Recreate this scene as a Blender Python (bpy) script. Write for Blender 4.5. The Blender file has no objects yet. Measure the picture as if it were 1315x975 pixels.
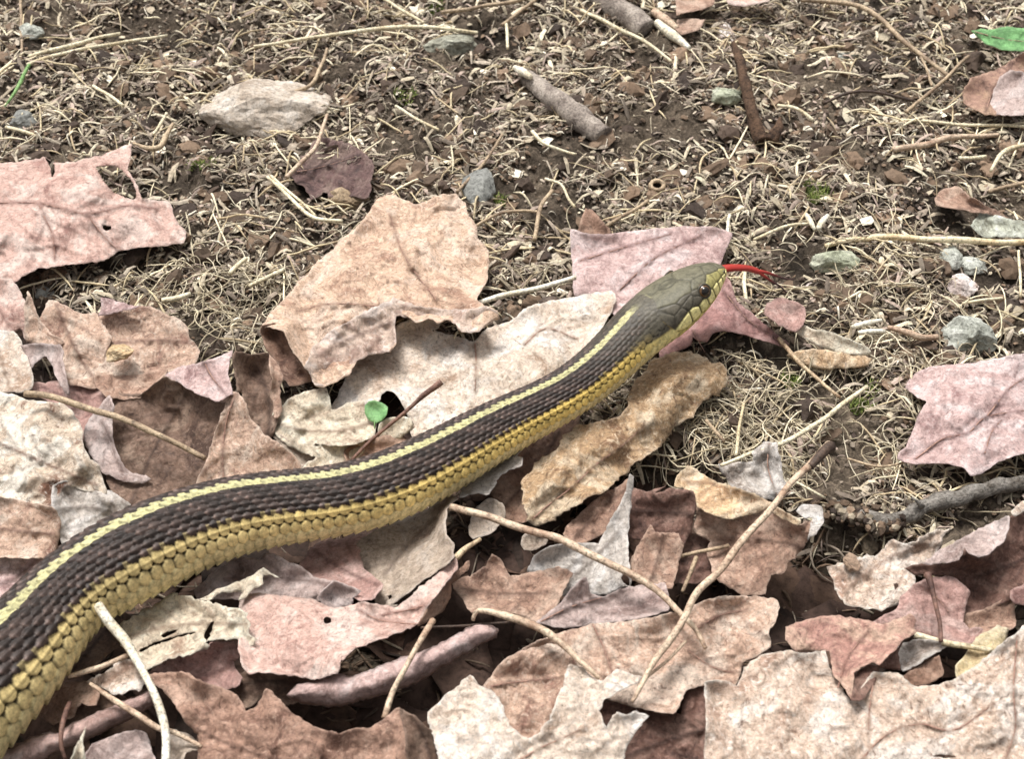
import bpy, math, random
import numpy as np
from mathutils import Vector
from mathutils.geometry import delaunay_2d_cdt

# 1 Blender unit = 1 cm in this scene
sc = bpy.context.scene
sc.unit_settings.system = 'METRIC'
sc.unit_settings.scale_length = 0.01
rng = np.random.default_rng(7)
random.seed(7)

# ------------------------------------------------------------------ camera
PW, PH = 1315.0, 975.0
PITCH = math.radians(46.0)
HFOV = math.radians(42.0)
DIST = 34.0
CAM = np.array([0.0, -DIST * math.cos(PITCH), DIST * math.sin(PITCH)])
cam_d = bpy.data.cameras.new('camera')
cam = bpy.data.objects.new('camera', cam_d)
sc.collection.objects.link(cam)
cam.location = CAM
cam.rotation_euler = (math.pi / 2 - PITCH, 0, 0)
cam_d.sensor_width = 36
cam_d.angle = HFOV
cam_d.clip_start = 0.5
cam_d.clip_end = 20000
cam_d.dof.use_dof = True
cam_d.dof.focus_distance = DIST - 1.0
cam_d.dof.aperture_fstop = 0.38
sc.camera = cam

# ------------------------------------------------------------------ sky, sun, exposure
SUN_EL, SUN_AZ = math.radians(66), math.radians(-30)      # azimuth from +Y (away from camera), negative = left
w = bpy.data.worlds.new('World')
sc.world = w
w.use_nodes = True
nt = w.node_tree
bg = nt.nodes['Background']
sky = nt.nodes.new('ShaderNodeTexSky')
sky.sky_type = 'NISHITA'
sky.sun_disc = False
sky.sun_elevation = SUN_EL
sky.sun_rotation = SUN_AZ
sky.dust_density = 6.0
sky.air_density = 1.0
sky.ozone_density = 0.6
hs = nt.nodes.new('ShaderNodeHueSaturation')
hs.inputs['Saturation'].default_value = 0.12            # thin cloud: the sky is nearly white
nt.links.new(sky.outputs[0], hs.inputs['Color'])
nt.links.new(hs.outputs[0], bg.inputs[0])
bg.inputs[1].default_value = 0.062
sun_d = bpy.data.lights.new('sun', 'SUN')
sun = bpy.data.objects.new('sun', sun_d)
sc.collection.objects.link(sun)
sun_d.energy = 1.5
sun_d.angle = math.radians(18)
sun_d.color = (1.0, 0.975, 0.945)
sdir = Vector((math.sin(SUN_AZ) * math.cos(SUN_EL), math.cos(SUN_AZ) * math.cos(SUN_EL), math.sin(SUN_EL)))
sun.rotation_euler = sdir.to_track_quat('Z', 'Y').to_euler()
sc.view_settings.view_transform = 'Standard'
sc.view_settings.look = 'None'
sc.view_settings.exposure = 1.36
sc.view_settings.gamma = 1.0

# ------------------------------------------------------------------ projection: a photo pixel and a height give a point of the place
FPX = PW / 2 / math.tan(HFOV / 2)
RIGHT = np.array([1.0, 0, 0])
FWD = np.array([0, math.cos(PITCH), -math.sin(PITCH)])
UP = np.array([0, math.sin(PITCH), math.cos(PITCH)])

def at(px, py, h):
    px = np.asarray(px, float); py = np.asarray(py, float); h = np.asarray(h, float)
    d = ((px - PW / 2) / FPX)[..., None] * RIGHT + ((PH / 2 - py) / FPX)[..., None] * UP + FWD
    t = (h - CAM[2]) / d[..., 2]
    return CAM + t[..., None] * d

def ppc(p):                                     # photo pixels per cm at a world point
    return FPX / np.dot(np.asarray(p) - CAM, FWD)

WIN = {'P': (0, 0, 1), 'W1': (0, 0, 2.989), 'W2': (440, 0, 2.989), 'W3': (875, 0, 2.989), 'W4': (0, 325, 2.989),
       'W5': (440, 325, 2.989), 'W6': (875, 325, 2.989), 'W7': (0, 650, 2.989), 'W8': (440, 650, 2.989), 'W9': (875, 650, 2.989),
       'V1': (0, 360, 4.383), 'V2': (300, 380, 4.383), 'V3': (560, 540, 4.383), 'V4': (840, 540, 4.383), 'V5': (1040, 600, 4.782),
       'V6': (0, 770, 4.383), 'V7': (240, 690, 4.383), 'V8': (960, 240, 3.704), 'S': (0, 580, 3.25)}

def parse(s, h0=0.5):
    out = []; win = WIN['P']
    for tok in s.split():
        if ',' not in tok:
            win = WIN[tok]; continue
        a = tok.split(':')
        x, y = a[0].split(',')
        out.append((win[0] + float(x) / win[2], win[1] + float(y) / win[2], float(a[1]) if len(a) > 1 else np.nan))
    a = np.array(out)
    hs_ = a[:, 2]; n = len(hs_)
    if np.isnan(hs_).all():
        hs_[:] = h0
    else:
        k = np.where(~np.isnan(hs_))[0]
        idx = np.arange(n)
        kk = np.concatenate([k - n, k, k + n]); vv = np.tile(hs_[k], 3)
        a[:, 2] = np.interp(idx, kk, vv)
    return a

# ------------------------------------------------------------------ noise (numpy Perlin)
_perm = np.random.default_rng(3).permutation(512)
def _h(i, j, s):
    return _perm[(i + _perm[(j + s * 57) & 511]) & 511]
def perlin(x, y, seed=0):
    x = np.asarray(x, float); y = np.asarray(y, float)
    xi = np.floor(x).astype(int); yi = np.floor(y).astype(int)
    xf = x - xi; yf = y - yi
    u = xf**3 * (xf * (xf * 6 - 15) + 10); v = yf**3 * (yf * (yf * 6 - 15) + 10)
    def g(i, j, dx, dy):
        a = _h(i, j, seed) * (2 * math.pi / 512)
        return np.cos(a) * dx + np.sin(a) * dy
    n00 = g(xi, yi, xf, yf); n10 = g(xi + 1, yi, xf - 1, yf)
    n01 = g(xi, yi + 1, xf, yf - 1); n11 = g(xi + 1, yi + 1, xf - 1, yf - 1)
    return ((n00 * (1 - u) + n10 * u) * (1 - v) + (n01 * (1 - u) + n11 * u) * v) * 1.5
def fbm(x, y, seed=0, octv=4, gain=0.5):
    r = 0; a = 1.0; f = 1.0
    for o in range(octv):
        r = r + a * perlin(np.asarray(x) * f + o * 17.3, np.asarray(y) * f + o * 9.1, seed + o); a *= gain; f *= 2.03
    return r
def sstep(a, b, x):
    t = np.clip((x - a) / (b - a), 0, 1); return t * t * (3 - 2 * t)

# ------------------------------------------------------------------ mesh helpers
def mesh_np(name, V, F, col=None, mats=(), smooth=True, fmat=None, extra=None):
    me = bpy.data.meshes.new(name)
    V = np.asarray(V, np.float32); F = np.asarray(F, np.int32)
    me.vertices.add(len(V)); me.vertices.foreach_set('co', V.ravel())
    k = F.shape[1]
    me.loops.add(F.size); me.loops.foreach_set('vertex_index', F.ravel())
    me.polygons.add(len(F)); me.polygons.foreach_set('loop_start', np.arange(0, F.size, k, dtype=np.int32))
    if fmat is not None:
        me.polygons.foreach_set('material_index', np.asarray(fmat, np.int32))
    me.polygons.foreach_set('use_smooth', np.full(len(F), smooth))
    if col is not None:
        at_ = me.attributes.new('col', 'FLOAT_COLOR', 'POINT')
        c = np.ones((len(V), 4), np.float32); c[:, :3] = col
        at_.data.foreach_set('color', c.ravel())
    for nm, arr in (extra or {}).items():
        a_ = me.attributes.new(nm, 'FLOAT', 'POINT'); a_.data.foreach_set('value', np.asarray(arr, np.float32))
    for m in mats: me.materials.append(m)
    me.update(); me.validate()
    return me

def link(name, me, parent=None, loc=None):
    o = bpy.data.objects.new(name, me)
    sc.collection.objects.link(o)
    if loc is not None: o.location = loc
    if parent is not None: o.parent = parent
    return o

def tag(o, label, cat, group=None):
    o['label'] = label; o['category'] = cat
    if group: o['group'] = group
    return o

def tubes(C, RU, RV, M=5, seed=0, cap=False):
    """C: N,K,3 centre lines; RU/RV: N,K radii; returns verts, quad faces and the index of the tube of each vertex"""
    N, K, _ = C.shape
    T = np.gradient(C, axis=1)
    T /= np.linalg.norm(T, axis=2, keepdims=True) + 1e-9
    r = np.random.default_rng(seed)
    ref = np.tile(np.array([0, 0, 1.0]), (N, 1)) + r.normal(0, .25, (N, 3))
    ref = np.repeat(ref[:, None, :], K, 1)
    U = np.cross(T, ref); U /= np.linalg.norm(U, axis=2, keepdims=True) + 1e-9
    W = np.cross(U, T)
    a = np.arange(M) * 2 * math.pi / M
    V = C[:, :, None, :] + RU[:, :, None, None] * np.cos(a)[None, None, :, None] * U[:, :, None, :] + RV[:, :, None, None] * np.sin(a)[None, None, :, None] * W[:, :, None, :]
    V = V.reshape(-1, 3)
    n = np.arange(N)[:, None, None] * K * M; k = np.arange(K - 1)[None, :, None] * M; m = np.arange(M)[None, None, :]
    m2 = (m + 1) % M
    F = np.stack([n + k + m, n + k + m2, n + k + M + m2, n + k + M + m], -1).reshape(-1, 4)
    if cap:
        V, F = list(V), [tuple(f) for f in F]
    ids = np.repeat(np.arange(N), K * M)
    return V, F, ids

def cr(P, step):                                 # Catmull-Rom resample of a polyline (n,d)
    P = np.asarray(P, float); n = len(P)
    if n < 3:
        L = np.linalg.norm(P[1] - P[0]); k = max(2, int(L / step) + 1)
        return P[0] + (P[1] - P[0]) * np.linspace(0, 1, k)[:, None]
    Q = np.vstack([2 * P[0] - P[1], P, 2 * P[-1] - P[-2]])
    out = []
    for i in range(1, n):
        p0, p1, p2, p3 = Q[i - 1], Q[i], Q[i + 1], Q[i + 2]
        k = max(1, int(np.linalg.norm(p2 - p1) / step))
        t = np.linspace(0, 1, k, endpoint=False)[:, None]
        out.append(.5 * (2 * p1 + (p2 - p0) * t + (2 * p0 - 5 * p1 + 4 * p2 - p3) * t**2 + (3 * p1 - 3 * p2 + p3 - p0) * t**3))
    out.append(P[-1:])
    return np.vstack(out)

# ------------------------------------------------------------------ materials
def lin(c, k=0.9):
    c = np.asarray(c, float) / 255
    return np.where(c <= 0.04045, c / 12.92, ((c + .055) / 1.055)**2.4) * k

def new_mat(name):
    m = bpy.data.materials.new(name); m.use_nodes = True
    n = m.node_tree
    return m, n, n.nodes['Principled BSDF']

def N(n, t, **kw):
    x = n.nodes.new(t)
    for k, v in kw.items():
        if k in x.inputs: x.inputs[k].default_value = v
        else: setattr(x, k, v)
    return x

def rgb(c): return (float(c[0]), float(c[1]), float(c[2]), 1)

def ramp(n, stops):
    r = n.nodes.new('ShaderNodeValToRGB'); e = r.color_ramp.elements
    while len(e) < len(stops): e.new(0.5)
    for i, (p, c) in enumerate(stops):
        e[i].position = p; e[i].color = rgb(c) if hasattr(c, '__len__') else (c, c, c, 1)
    return r

def mul(n, a, b, fac=1.0):
    m = n.nodes.new('ShaderNodeMix'); m.data_type = 'RGBA'; m.blend_type = 'MULTIPLY'
    m.inputs[0].default_value = fac
    n.links.new(a, m.inputs[6]); n.links.new(b, m.inputs[7]); return m.outputs[2]

def coords(n, scale=1.0):
    tc = n.nodes.new('ShaderNodeTexCoord'); oi = n.nodes.new('ShaderNodeObjectInfo')
    m = N(n, 'ShaderNodeMath', operation='MULTIPLY'); m.inputs[1].default_value = 91.0
    n.links.new(oi.outputs['Random'], m.inputs[0])
    a = n.nodes.new('ShaderNodeVectorMath'); a.operation = 'ADD'
    n.links.new(tc.outputs['Object'], a.inputs[0]); n.links.new(m.outputs[0], a.inputs[1])
    return a.outputs[0]

_leafm = {}
def leaf_mat(c1, c2, c3, mott=0.5, spots=0.5, rough=.60, trans=.12):
    """c1 main, c2 second, c3 blotch; sRGB as the leaf looks in full light"""
    key = (c1, c2, c3, mott, spots)
    if key in _leafm: return _leafm[key]
    m, n, b = new_mat('leaf_surface')
    L = n.links.new
    co = coords(n)
    big = N(n, 'ShaderNodeTexNoise', Scale=.7, Detail=7.0, Roughness=.64, Distortion=1.0)
    L(co, big.inputs['Vector'])
    r = ramp(n, [(.35, lin(c3) * .8), (.45, lin(c1)), (.51, lin(c1)), (.60, lin(c2)), (.68, lin(c2) * .6 + lin(c1) * .4)])
    L(big.outputs[0], r.inputs[0])
    # flecks of the decaying blade: worn pale strokes and brown strokes
    fine = N(n, 'ShaderNodeTexNoise', Scale=3.4, Detail=7.0, Roughness=.72, Distortion=2.6)
    L(co, fine.inputs['Vector'])
    def mixin(col, noise, lo, hi, target):
        q = ramp(n, [(lo, 0.0), (hi, 1.0)]) if lo < hi else ramp(n, [(hi, 1.0), (lo, 0.0)])
        L(noise, q.inputs[0])
        f_ = N(n, 'ShaderNodeMath', operation='MULTIPLY'); f_.inputs[1].default_value = min(1.0, mott * 1.25)
        L(q.outputs[0], f_.inputs[0])
        x = n.nodes.new('ShaderNodeMix'); x.data_type = 'RGBA'
        L(f_.outputs[0], x.inputs[0]); L(col, x.inputs[6]); x.inputs[7].default_value = rgb(target)
        return x.outputs[2]
    c = mixin(r.outputs[0], fine.outputs[0], .53, .66, np.minimum(lin(c2) * 1.08, .85))
    c = mixin(c, fine.outputs[0], .46, .34, lin(c3) * .50)
    f3 = N(n, 'ShaderNodeTexNoise', Scale=11.0, Detail=4.0, Roughness=.7, Distortion=1.0)
    L(co, f3.inputs['Vector'])
    f3r = ramp(n, [(.38, .66), (.5, 1.0), (.62, 1.18)]); L(f3.outputs[0], f3r.inputs[0])
    c = mul(n, c, f3r.outputs[0], .45 + .5 * mott)
    # small dark specks
    v = N(n, 'ShaderNodeTexNoise', Scale=2.3, Detail=8.0, Roughness=.8, Distortion=.3)
    L(co, v.inputs['Vector'])
    vr = ramp(n, [(.32, 1 - .8 * spots), (.38, 1.0)])
    L(v.outputs[0], vr.inputs[0])
    c = mul(n, c, vr.outputs[0])
    # veins: a little darker than the blade
    va = N(n, 'ShaderNodeAttribute', attribute_name='vein')
    mx = n.nodes.new('ShaderNodeMix'); mx.data_type = 'RGBA'
    vm = N(n, 'ShaderNodeMath', operation='MULTIPLY'); vm.inputs[1].default_value = .85
    L(va.outputs['Fac'], vm.inputs[0]); L(vm.outputs[0], mx.inputs[0])
    L(c, mx.inputs[6]); mx.inputs[7].default_value = rgb(lin(c3) * .5)
    ra = N(n, 'ShaderNodeAttribute', attribute_name='rim')  # outline painted pale, as if the leaf edge caught the light
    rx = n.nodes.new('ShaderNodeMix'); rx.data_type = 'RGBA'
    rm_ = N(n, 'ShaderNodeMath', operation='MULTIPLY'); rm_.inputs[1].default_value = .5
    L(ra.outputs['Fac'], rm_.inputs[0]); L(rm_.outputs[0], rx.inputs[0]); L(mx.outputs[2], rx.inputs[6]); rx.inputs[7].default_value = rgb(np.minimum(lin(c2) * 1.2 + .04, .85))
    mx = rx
    L(mx.outputs[2], b.inputs['Base Color'])
    b.inputs['Roughness'].default_value = rough
    b.inputs['Specular IOR Level'].default_value = .36
    bm = N(n, 'ShaderNodeBump', Strength=.8, Distance=.055)
    bn = N(n, 'ShaderNodeTexNoise', Scale=8.0, Detail=6.0, Roughness=.7, Distortion=1.2)
    L(co, bn.inputs['Vector'])
    # net of small veins
    vo = N(n, 'ShaderNodeTexVoronoi', feature='DISTANCE_TO_EDGE', Scale=3.2)
    wv = N(n, 'ShaderNodeVectorMath', operation='ADD'); sw = N(n, 'ShaderNodeVectorMath', operation='SCALE'); sw.inputs['Scale'].default_value = .35
    L(fine.outputs[1], sw.inputs[0]); L(co, wv.inputs[0]); L(sw.outputs[0], wv.inputs[1]); L(wv.outputs[0], vo.inputs['Vector'])
    vr2 = ramp(n, [(.0, 1.0), (.10, 0.0)]); L(vo.outputs[0], vr2.inputs[0])
    ad = N(n, 'ShaderNodeMath', operation='MULTIPLY_ADD'); ad.inputs[1].default_value = .22
    L(vr2.outputs[0], ad.inputs[0]); L(bn.outputs[0], ad.inputs[2])
    L(ad.outputs[0], bm.inputs['Height']); L(bm.outputs[0], b.inputs['Normal'])
    # thin blade lets some light through
    tr = n.nodes.new('ShaderNodeBsdfTranslucent'); L(mx.outputs[2], tr.inputs[0])
    ms = n.nodes.new('ShaderNodeMixShader'); ms.inputs[0].default_value = trans
    L(b.outputs[0], ms.inputs[1]); L(tr.outputs[0], ms.inputs[2])
    L(ms.outputs[0], n.nodes['Material Output'].inputs[0])
    _leafm[key] = m
    return m

def stem_mat(name, c1, c2, sc_=2.0, rough=.6, bd=.03):
    m, n, b = new_mat(name); L = n.links.new
    co = coords(n)
    a = N(n, 'ShaderNodeTexNoise', Scale=sc_, Detail=6.0, Roughness=.7); L(co, a.inputs['Vector'])
    r = ramp(n, [(.36, lin(c2)), (.6, lin(c1))]); L(a.outputs[0], r.inputs[0])
    f = N(n, 'ShaderNodeTexNoise', Scale=14.0, Detail=4.0, Roughness=.7); L(co, f.inputs['Vector'])
    fr = ramp(n, [(.36, .45), (.5, 1.0), (.64, 1.2)]); L(f.outputs[0], fr.inputs[0])
    L(mul(n, r.outputs[0], fr.outputs[0]), b.inputs['Base Color'])
    b.inputs['Roughness'].default_value = rough; b.inputs['Specular IOR Level'].default_value = .3
    bm = N(n, 'ShaderNodeBump', Strength=.7, Distance=bd); L(f.outputs[0], bm.inputs['Height']); L(bm.outputs[0], b.inputs['Normal'])
    return m

def stone_mat(c1, c2, c3=None):
    m, n, b = new_mat('stone_surface'); L = n.links.new
    co = coords(n)
    a = N(n, 'ShaderNodeTexNoise', Scale=1.6, Detail=8.0, Roughness=.7, Distortion=.4); L(co, a.inputs['Vector'])
    r = ramp(n, [(.33, lin(c3 or c2, .66)), (.47, lin(c1, .66)), (.65, lin(c2, .66))]); L(a.outputs[0], r.inputs[0])
    f = N(n, 'ShaderNodeTexNoise', Scale=9.0, Detail=6.0, Roughness=.75); L(co, f.inputs['Vector'])
    fr = ramp(n, [(.36, .45), (.48, 1.0), (.62, 1.35)]); L(f.outputs[0], fr.inputs[0])
    L(mul(n, r.outputs[0], fr.outputs[0]), b.inputs['Base Color'])
    b.inputs['Roughness'].default_value = .82
    bm = N(n, 'ShaderNodeBump', Strength=.7, Distance=.05); L(f.outputs[0], bm.inputs['Height']); L(bm.outputs[0], b.inputs['Normal'])
    return m

def vcol_mat(name, rough=.75, spec=.25, noise=9.0, lo=.6, hi=1.25, bump=.4, dist=.03):
    m, n, b = new_mat(name); L = n.links.new
    a = N(n, 'ShaderNodeAttribute', attribute_name='col')
    tc = n.nodes.new('ShaderNodeTexCoord')
    f = N(n, 'ShaderNodeTexNoise', Scale=noise, Detail=5.0, Roughness=.7); L(tc.outputs['Object'], f.inputs['Vector'])
    fr = ramp(n, [(.32, lo), (.5, 1.0), (.68, hi)]); L(f.outputs[0], fr.inputs[0])
    L(mul(n, a.outputs['Color'], fr.outputs[0]), b.inputs['Base Color'])
    b.inputs['Roughness'].default_value = rough; b.inputs['Specular IOR Level'].default_value = spec
    bm = N(n, 'ShaderNodeBump', Strength=bump, Distance=dist); L(f.outputs[0], bm.inputs['Height']); L(bm.outputs[0], b.inputs['Normal'])
    return m

# ------------------------------------------------------------------ ground
def litter_mask(x, y):
    """1 where the fallen leaves lie thick (near and left), 0 on the bare soil"""
    edge = 0.5 + .10 * x + np.where(x < -6, (-6 - x) * .55, 0) + np.where(x > 4, -(x - 4) * .55, 0)
    edge = np.where(x > -2, edge - 3.6 * sstep(-2, 4, x) - 1.0 * sstep(5, 7, x), edge)
    return sstep(1.0, -1.0, y - edge)

def ground_z(x, y):
    z = .28 * fbm(x * .16, y * .16, 5, 3) + .20 * fbm(x * .6, y * .6, 11, 3) + .13 * fbm(x * 1.7, y * 1.7, 21, 2) + .10 * np.abs(perlin(x * 1.1, y * 1.1, 25))
    return z - .05 - 1.0 * litter_mask(x, y)

def build_ground():
    def axis(a, b, step, far):
        c = list(np.arange(a, b, step)); s = step; x = b
        hi = []
        while x < far: hi.append(x); s *= 1.22; x += s
        s = step; x = a; lo = []
        while x > -far: s *= 1.22; x -= s; lo.append(x)
        return np.array(lo[::-1] + c + hi)
    X = axis(-25, 25, .095, 600); Y = axis(-15, 25, .09, 600)
    gx, gy = np.meshgrid(X, Y)
    z = ground_z(gx, gy)
    fade = sstep(120, 40, np.hypot(gx, gy))
    z = z * fade
    z += fade * (.11 * np.abs(perlin(gx * 2.9, gy * 2.9, 31)) + .07 * perlin(gx * 5.1, gy * 5.1, 33))
    V = np.stack([gx, gy, z], -1).reshape(-1, 3)
    ny, nx = gx.shape
    i = np.arange(ny - 1)[:, None] * nx + np.arange(nx - 1)[None]
    F = np.stack([i, i + 1, i + nx + 1, i + nx], -1).reshape(-1, 4)
    m, n, b = new_mat('soil'); L = n.links.new
    tc = n.nodes.new('ShaderNodeTexCoord')
    a = N(n, 'ShaderNodeTexNoise', Scale=.35, Detail=6.0, Roughness=.6); L(tc.outputs['Object'], a.inputs['Vector'])
    r = ramp(n, [(.35, (.034, .027, .021)), (.5, (.080, .062, .046)), (.66, (.155, .122, .090))]); L(a.outputs[0], r.inputs[0])
    f = N(n, 'ShaderNodeTexNoise', Scale=6.0, Detail=8.0, Roughness=.75, Distortion=1.0); L(tc.outputs['Object'], f.inputs['Vector'])
    fr = ramp(n, [(.34, .35), (.5, .9), (.64, 1.9)]); L(f.outputs[0], fr.inputs[0])
    L(mul(n, r.outputs[0], fr.outputs[0]), b.inputs['Base Color'])
    b.inputs['Roughness'].default_value = .95; b.inputs['Specular IOR Level'].default_value = .1
    bm = N(n, 'ShaderNodeBump', Strength=.9, Distance=.08); L(f.outputs[0], bm.inputs['Height']); L(bm.outputs[0], b.inputs['Normal'])
    o = link('ground', mesh_np('ground', V, F, mats=[m]))
    o['kind'] = 'structure'
build_ground()
# ------------------------------------------------------------------ the snake
def build_snake():
    pairs = [  # upper outline, lower outline (photo px), centre height, roll
        (-110, 860, -50, 1030, 1.35, -12), (-60, 815, 15, 960, 1.35, -12), (-12, 780, 57, 911, 1.35, -12), (15, 755, 97, 855, 1.35, -12), (40, 728, 112, 823, 1.35, -13),
        (75, 702, 140, 804, 1.35, -14), (114, 675, 172, 789, 1.35, -15), (163, 649, 215, 765, 1.35, -15), (210, 633, 262, 740, 1.3, -15),
        (280, 614, 320, 716, 1.3, -15), (340, 606, 368, 705, 1.25, -14), (400, 601, 420, 697, 1.2, -13), (452, 592, 475, 688, 1.2, -12),
        (510, 571, 545, 660, 1.15, -11), (562, 547, 600, 627, 1.15, -11), (620, 518, 655, 590, 1.15, -11), (675, 496, 710, 558, 1.25, -11),
        (725, 470, 760, 528, 1.4, -11), (760, 437, 800, 497, 1.6, -12), (785, 405, 833, 468, 1.8, -14), (806, 383, 860, 448, 1.95, -17),
        (832, 362, 882, 428, 2.12, -20), (858, 347, 902, 408, 2.27, -22), (885, 337, 918, 385, 2.37, -22), (910, 333, 928, 364, 2.42, -22), (926, 338, 933, 354, 2.42, -22)]
    P = np.array(pairs, float)
    cx, cy = (P[:, 0] + P[:, 2]) / 2, (P[:, 1] + P[:, 3]) / 2
    hw = np.hypot(P[:, 0] - P[:, 2], P[:, 1] - P[:, 3]) / 2
    C = at(cx, cy, P[:, 4])
    R = np.array([hw[i] / ppc(C[i]) for i in range(len(C))]) * np.interp(np.arange(len(C)), [0, 8, 18, len(C) - 1], [.86, .87, .88, .93])
    D = np.column_stack([C, R, P[:, 5]])
    D = cr(D, .02)
    s = np.concatenate([[0], np.cumsum(np.linalg.norm(np.diff(D[:, :3], axis=0), axis=1))])
    L = s[-1]
    HL = 2.75                                                  # head length, cm
    # denser rings along the head; smooth the axis
    ss = np.concatenate([np.arange(0, L - HL - .4, .026), np.arange(L - HL - .4, L, .015)])
    D = np.column_stack([np.interp(ss, s, D[:, k]) for k in range(5)])
    ker = np.ones(41) / 41
    for k in range(5):
        for _ in range(3):
            e = np.pad(D[:, k], 20, mode='reflect', reflect_type='odd'); D[:, k] = np.convolve(e, ker, 'valid')
    C, R, roll = D[:, :3], D[:, 3], np.radians(D[:, 4])
    T = np.gradient(C, axis=0); T /= np.linalg.norm(T, axis=1, keepdims=True)
    Sd = np.cross(T, np.array([0, 0, 1.0])); Sd /= np.linalg.norm(Sd, axis=1, keepdims=True)   # towards the camera side
    Up = np.cross(Sd, T)
    u = (L - ss) / HL                                          # 0 at the snout, 1 at the nape
    NS = len(ss); NP = 232
    phi = np.linspace(-180, 180, NP, endpoint=False)
    # sharper sampling is not needed under the belly
    PH_, U_ = np.meshgrid(np.radians(phi), u)
    Rr = np.repeat(R[:, None], NP, 1)
    head = sstep(1.05, .6, U_)
    a = Rr * (1.03 + .10 * head)
    ct = Rr * (.97 - .17 * head); cb = Rr * (.88 - .10 * head)
    # rounded tip of the snout
    tip = np.sqrt(np.clip(1 - (1 - np.clip(U_ / .085, 0, 1))**2, 0, 1))
    a = a * (.25 + .75 * tip); ct = ct * (.35 + .65 * tip); cb = cb * (.35 + .65 * tip)
    sx, cz = np.sin(PH_), np.cos(PH_)
    ex = 1 - .22 * head                                        # head is squarer than the body
    X = a * np.sign(sx) * np.abs(sx)**ex
    Z = np.where(cz >= 0, ct, cb) * np.sign(cz) * np.abs(cz)**ex
    Z = np.where(Z < -.72 * cb, -.72 * cb + (Z + .72 * cb) * .45, Z)
    # neck slightly narrower just behind the jaw
    # ---- scale pattern
    rowc = np.array([0, 10, 19, 27.5, 36, 44.5, 53, 64.5, 83, 103.])
    roww = np.array([10, 9.6, 8.9, 8.6, 8.6, 8.6, 10, 17, 20, 20.])
    rows = np.concatenate([-rowc[:0:-1], rowc]); rw = np.concatenate([roww[:0:-1], roww]); rid = np.arange(-9, 10)
    Ls = .315 * np.clip(R, .35, 2)
    dsg = np.gradient(ss) / Ls
    sig = np.cumsum(dsg)
    SG = np.repeat(sig[:, None], NP, 1); PD = np.repeat(phi[None], NS, 0)
    best = np.zeros_like(SG); bid = np.full(SG.shape, -99.); brow = np.zeros_like(SG); bx = np.zeros_like(SG); by = np.zeros_like(SG); bq = np.ones_like(SG)
    for r, pc, wd in zip(rid, rows, rw):
        near = np.where(np.abs(phi - pc) < wd)[0]
        y = (PD[:, near] - pc) / wd
        off = .5 * (r & 1)
        k0 = np.floor(SG[:, near] - off)
        for dk in (-1, 0, 1, 2):
            k = k0 + dk
            x = (k + off) - SG[:, near]
            big = abs(r) >= 7
            jit = .12 * np.sin(k * 12.99 + r * 78.2)
            if big:
                q = (np.abs(x - .04) / (.57 if abs(r) < 9 else .66))**1.75 + (np.abs(y + .03 * jit) / (.57 if abs(r) < 9 else .70))**2.0
                h = np.where(q < 1, .30 + .44 * (x + .6) / 1.2 + .20 * np.clip(1 - q, 0, 1)**.28 + jit * .4, 0)
            else:
                q = (np.abs(x - .06) / .70)**1.4 + (np.abs(y) / .66)**1.7
                h = np.where(q < 1, .26 + .52 * (x + .6) / 1.2 + .28 * np.clip(1 - q, 0, 1)**.45 - .12 * np.abs(y / .6)**2.2 + jit * .35, 0)
            keel = .13 * np.exp(-(y / .07)**2) * (np.abs(r) < 8) * (h > 0)
            h = h + keel
            cur = best[:, near]; m = h > cur
            for arr, val in ((best, h), (bid, k), (brow, np.full_like(h, r)), (bx, x), (by, y), (bq, q)):
                t_ = arr[:, near]; t_[m] = val[m]; arr[:, near] = t_
    # belly scutes
    ap = np.abs(PD); belly = ap > 114
    fx = SG - np.floor(SG)
    hb = .35 + .5 * (1 - fx) - .3 * sstep(.93, 1, fx)
    best = np.where(belly, np.maximum(best, hb * sstep(112, 117, ap)), best)
    isb = belly & (hb >= best - 1e-6)
    bid = np.where(isb, np.floor(SG), bid); brow = np.where(isb, 20, brow)
    amp = .125 * Rr * np.where(np.abs(brow) > 6, 1.15, 1.25) * (1 - .6 * sstep(1.9, 1.1, U_)) * (1 - .5 * sstep(1.25, .85, U_))
    hgt_body = best * amp
    # ---- head plates: cells around hand-placed centres (u, phi)
    plates = [(.00, 0), (.075, 22), (.17, 24), (.38, 0), (.41, 47), (.62, 26), (.60, 3), (.10, 62), (.20, 66), (.315, 66),
              (.42, 68), (.51, 76), (.46, 66), (.60, 66), (.62, 52), (.73, 74), (.75, 58), (.84, 66),
              (.02, 92), (.10, 94), (.19, 95), (.28, 95), (.37, 96), (.47, 97), (.58, 97), (.70, 96),
              (.03, 128), (.12, 128), (.22, 128), (.32, 128), (.43, 127), (.54, 126), (.66, 124), (.78, 120), (.12, 165), (.3, 165), (.5, 165), (.7, 165), (.9, 165)]
    pu, pp, pk = [], [], []
    for i, (q, f) in enumerate(plates):
        for sg in ((1, -1) if f != 0 else (1,)):
            pu.append(q); pp.append(f * sg); pk.append(i)
    d1 = np.full(SG.shape, 9.); d2 = np.full(SG.shape, 9.); own = np.zeros(SG.shape, int)
    hmask = np.where(u < 1.15)[0]
    Uh = U_[hmask]; Ph = PD[hmask]; Rh = Rr[hmask]
    D1, D2, OW = d1[hmask], d2[hmask], own[hmask]
    for q, f, k in zip(pu, pp, pk):
        dphi = np.radians((Ph - f + 180) % 360 - 180) * np.clip(Rh, .35, 1) * 1.0
        dd = np.hypot((Uh - q) * HL * .8, dphi)
        if k in (5,): dd = dd - .16
        if k in (3,): dd = dd - .06
        m = dd < D1
        D2 = np.where(m, D1, np.minimum(D2, dd)); OW = np.where(m, k, OW); D1 = np.where(m, dd, D1)
    d1[hmask], d2[hmask], own[hmask] = D1, D2, OW
    gap = d2 - d1
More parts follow.
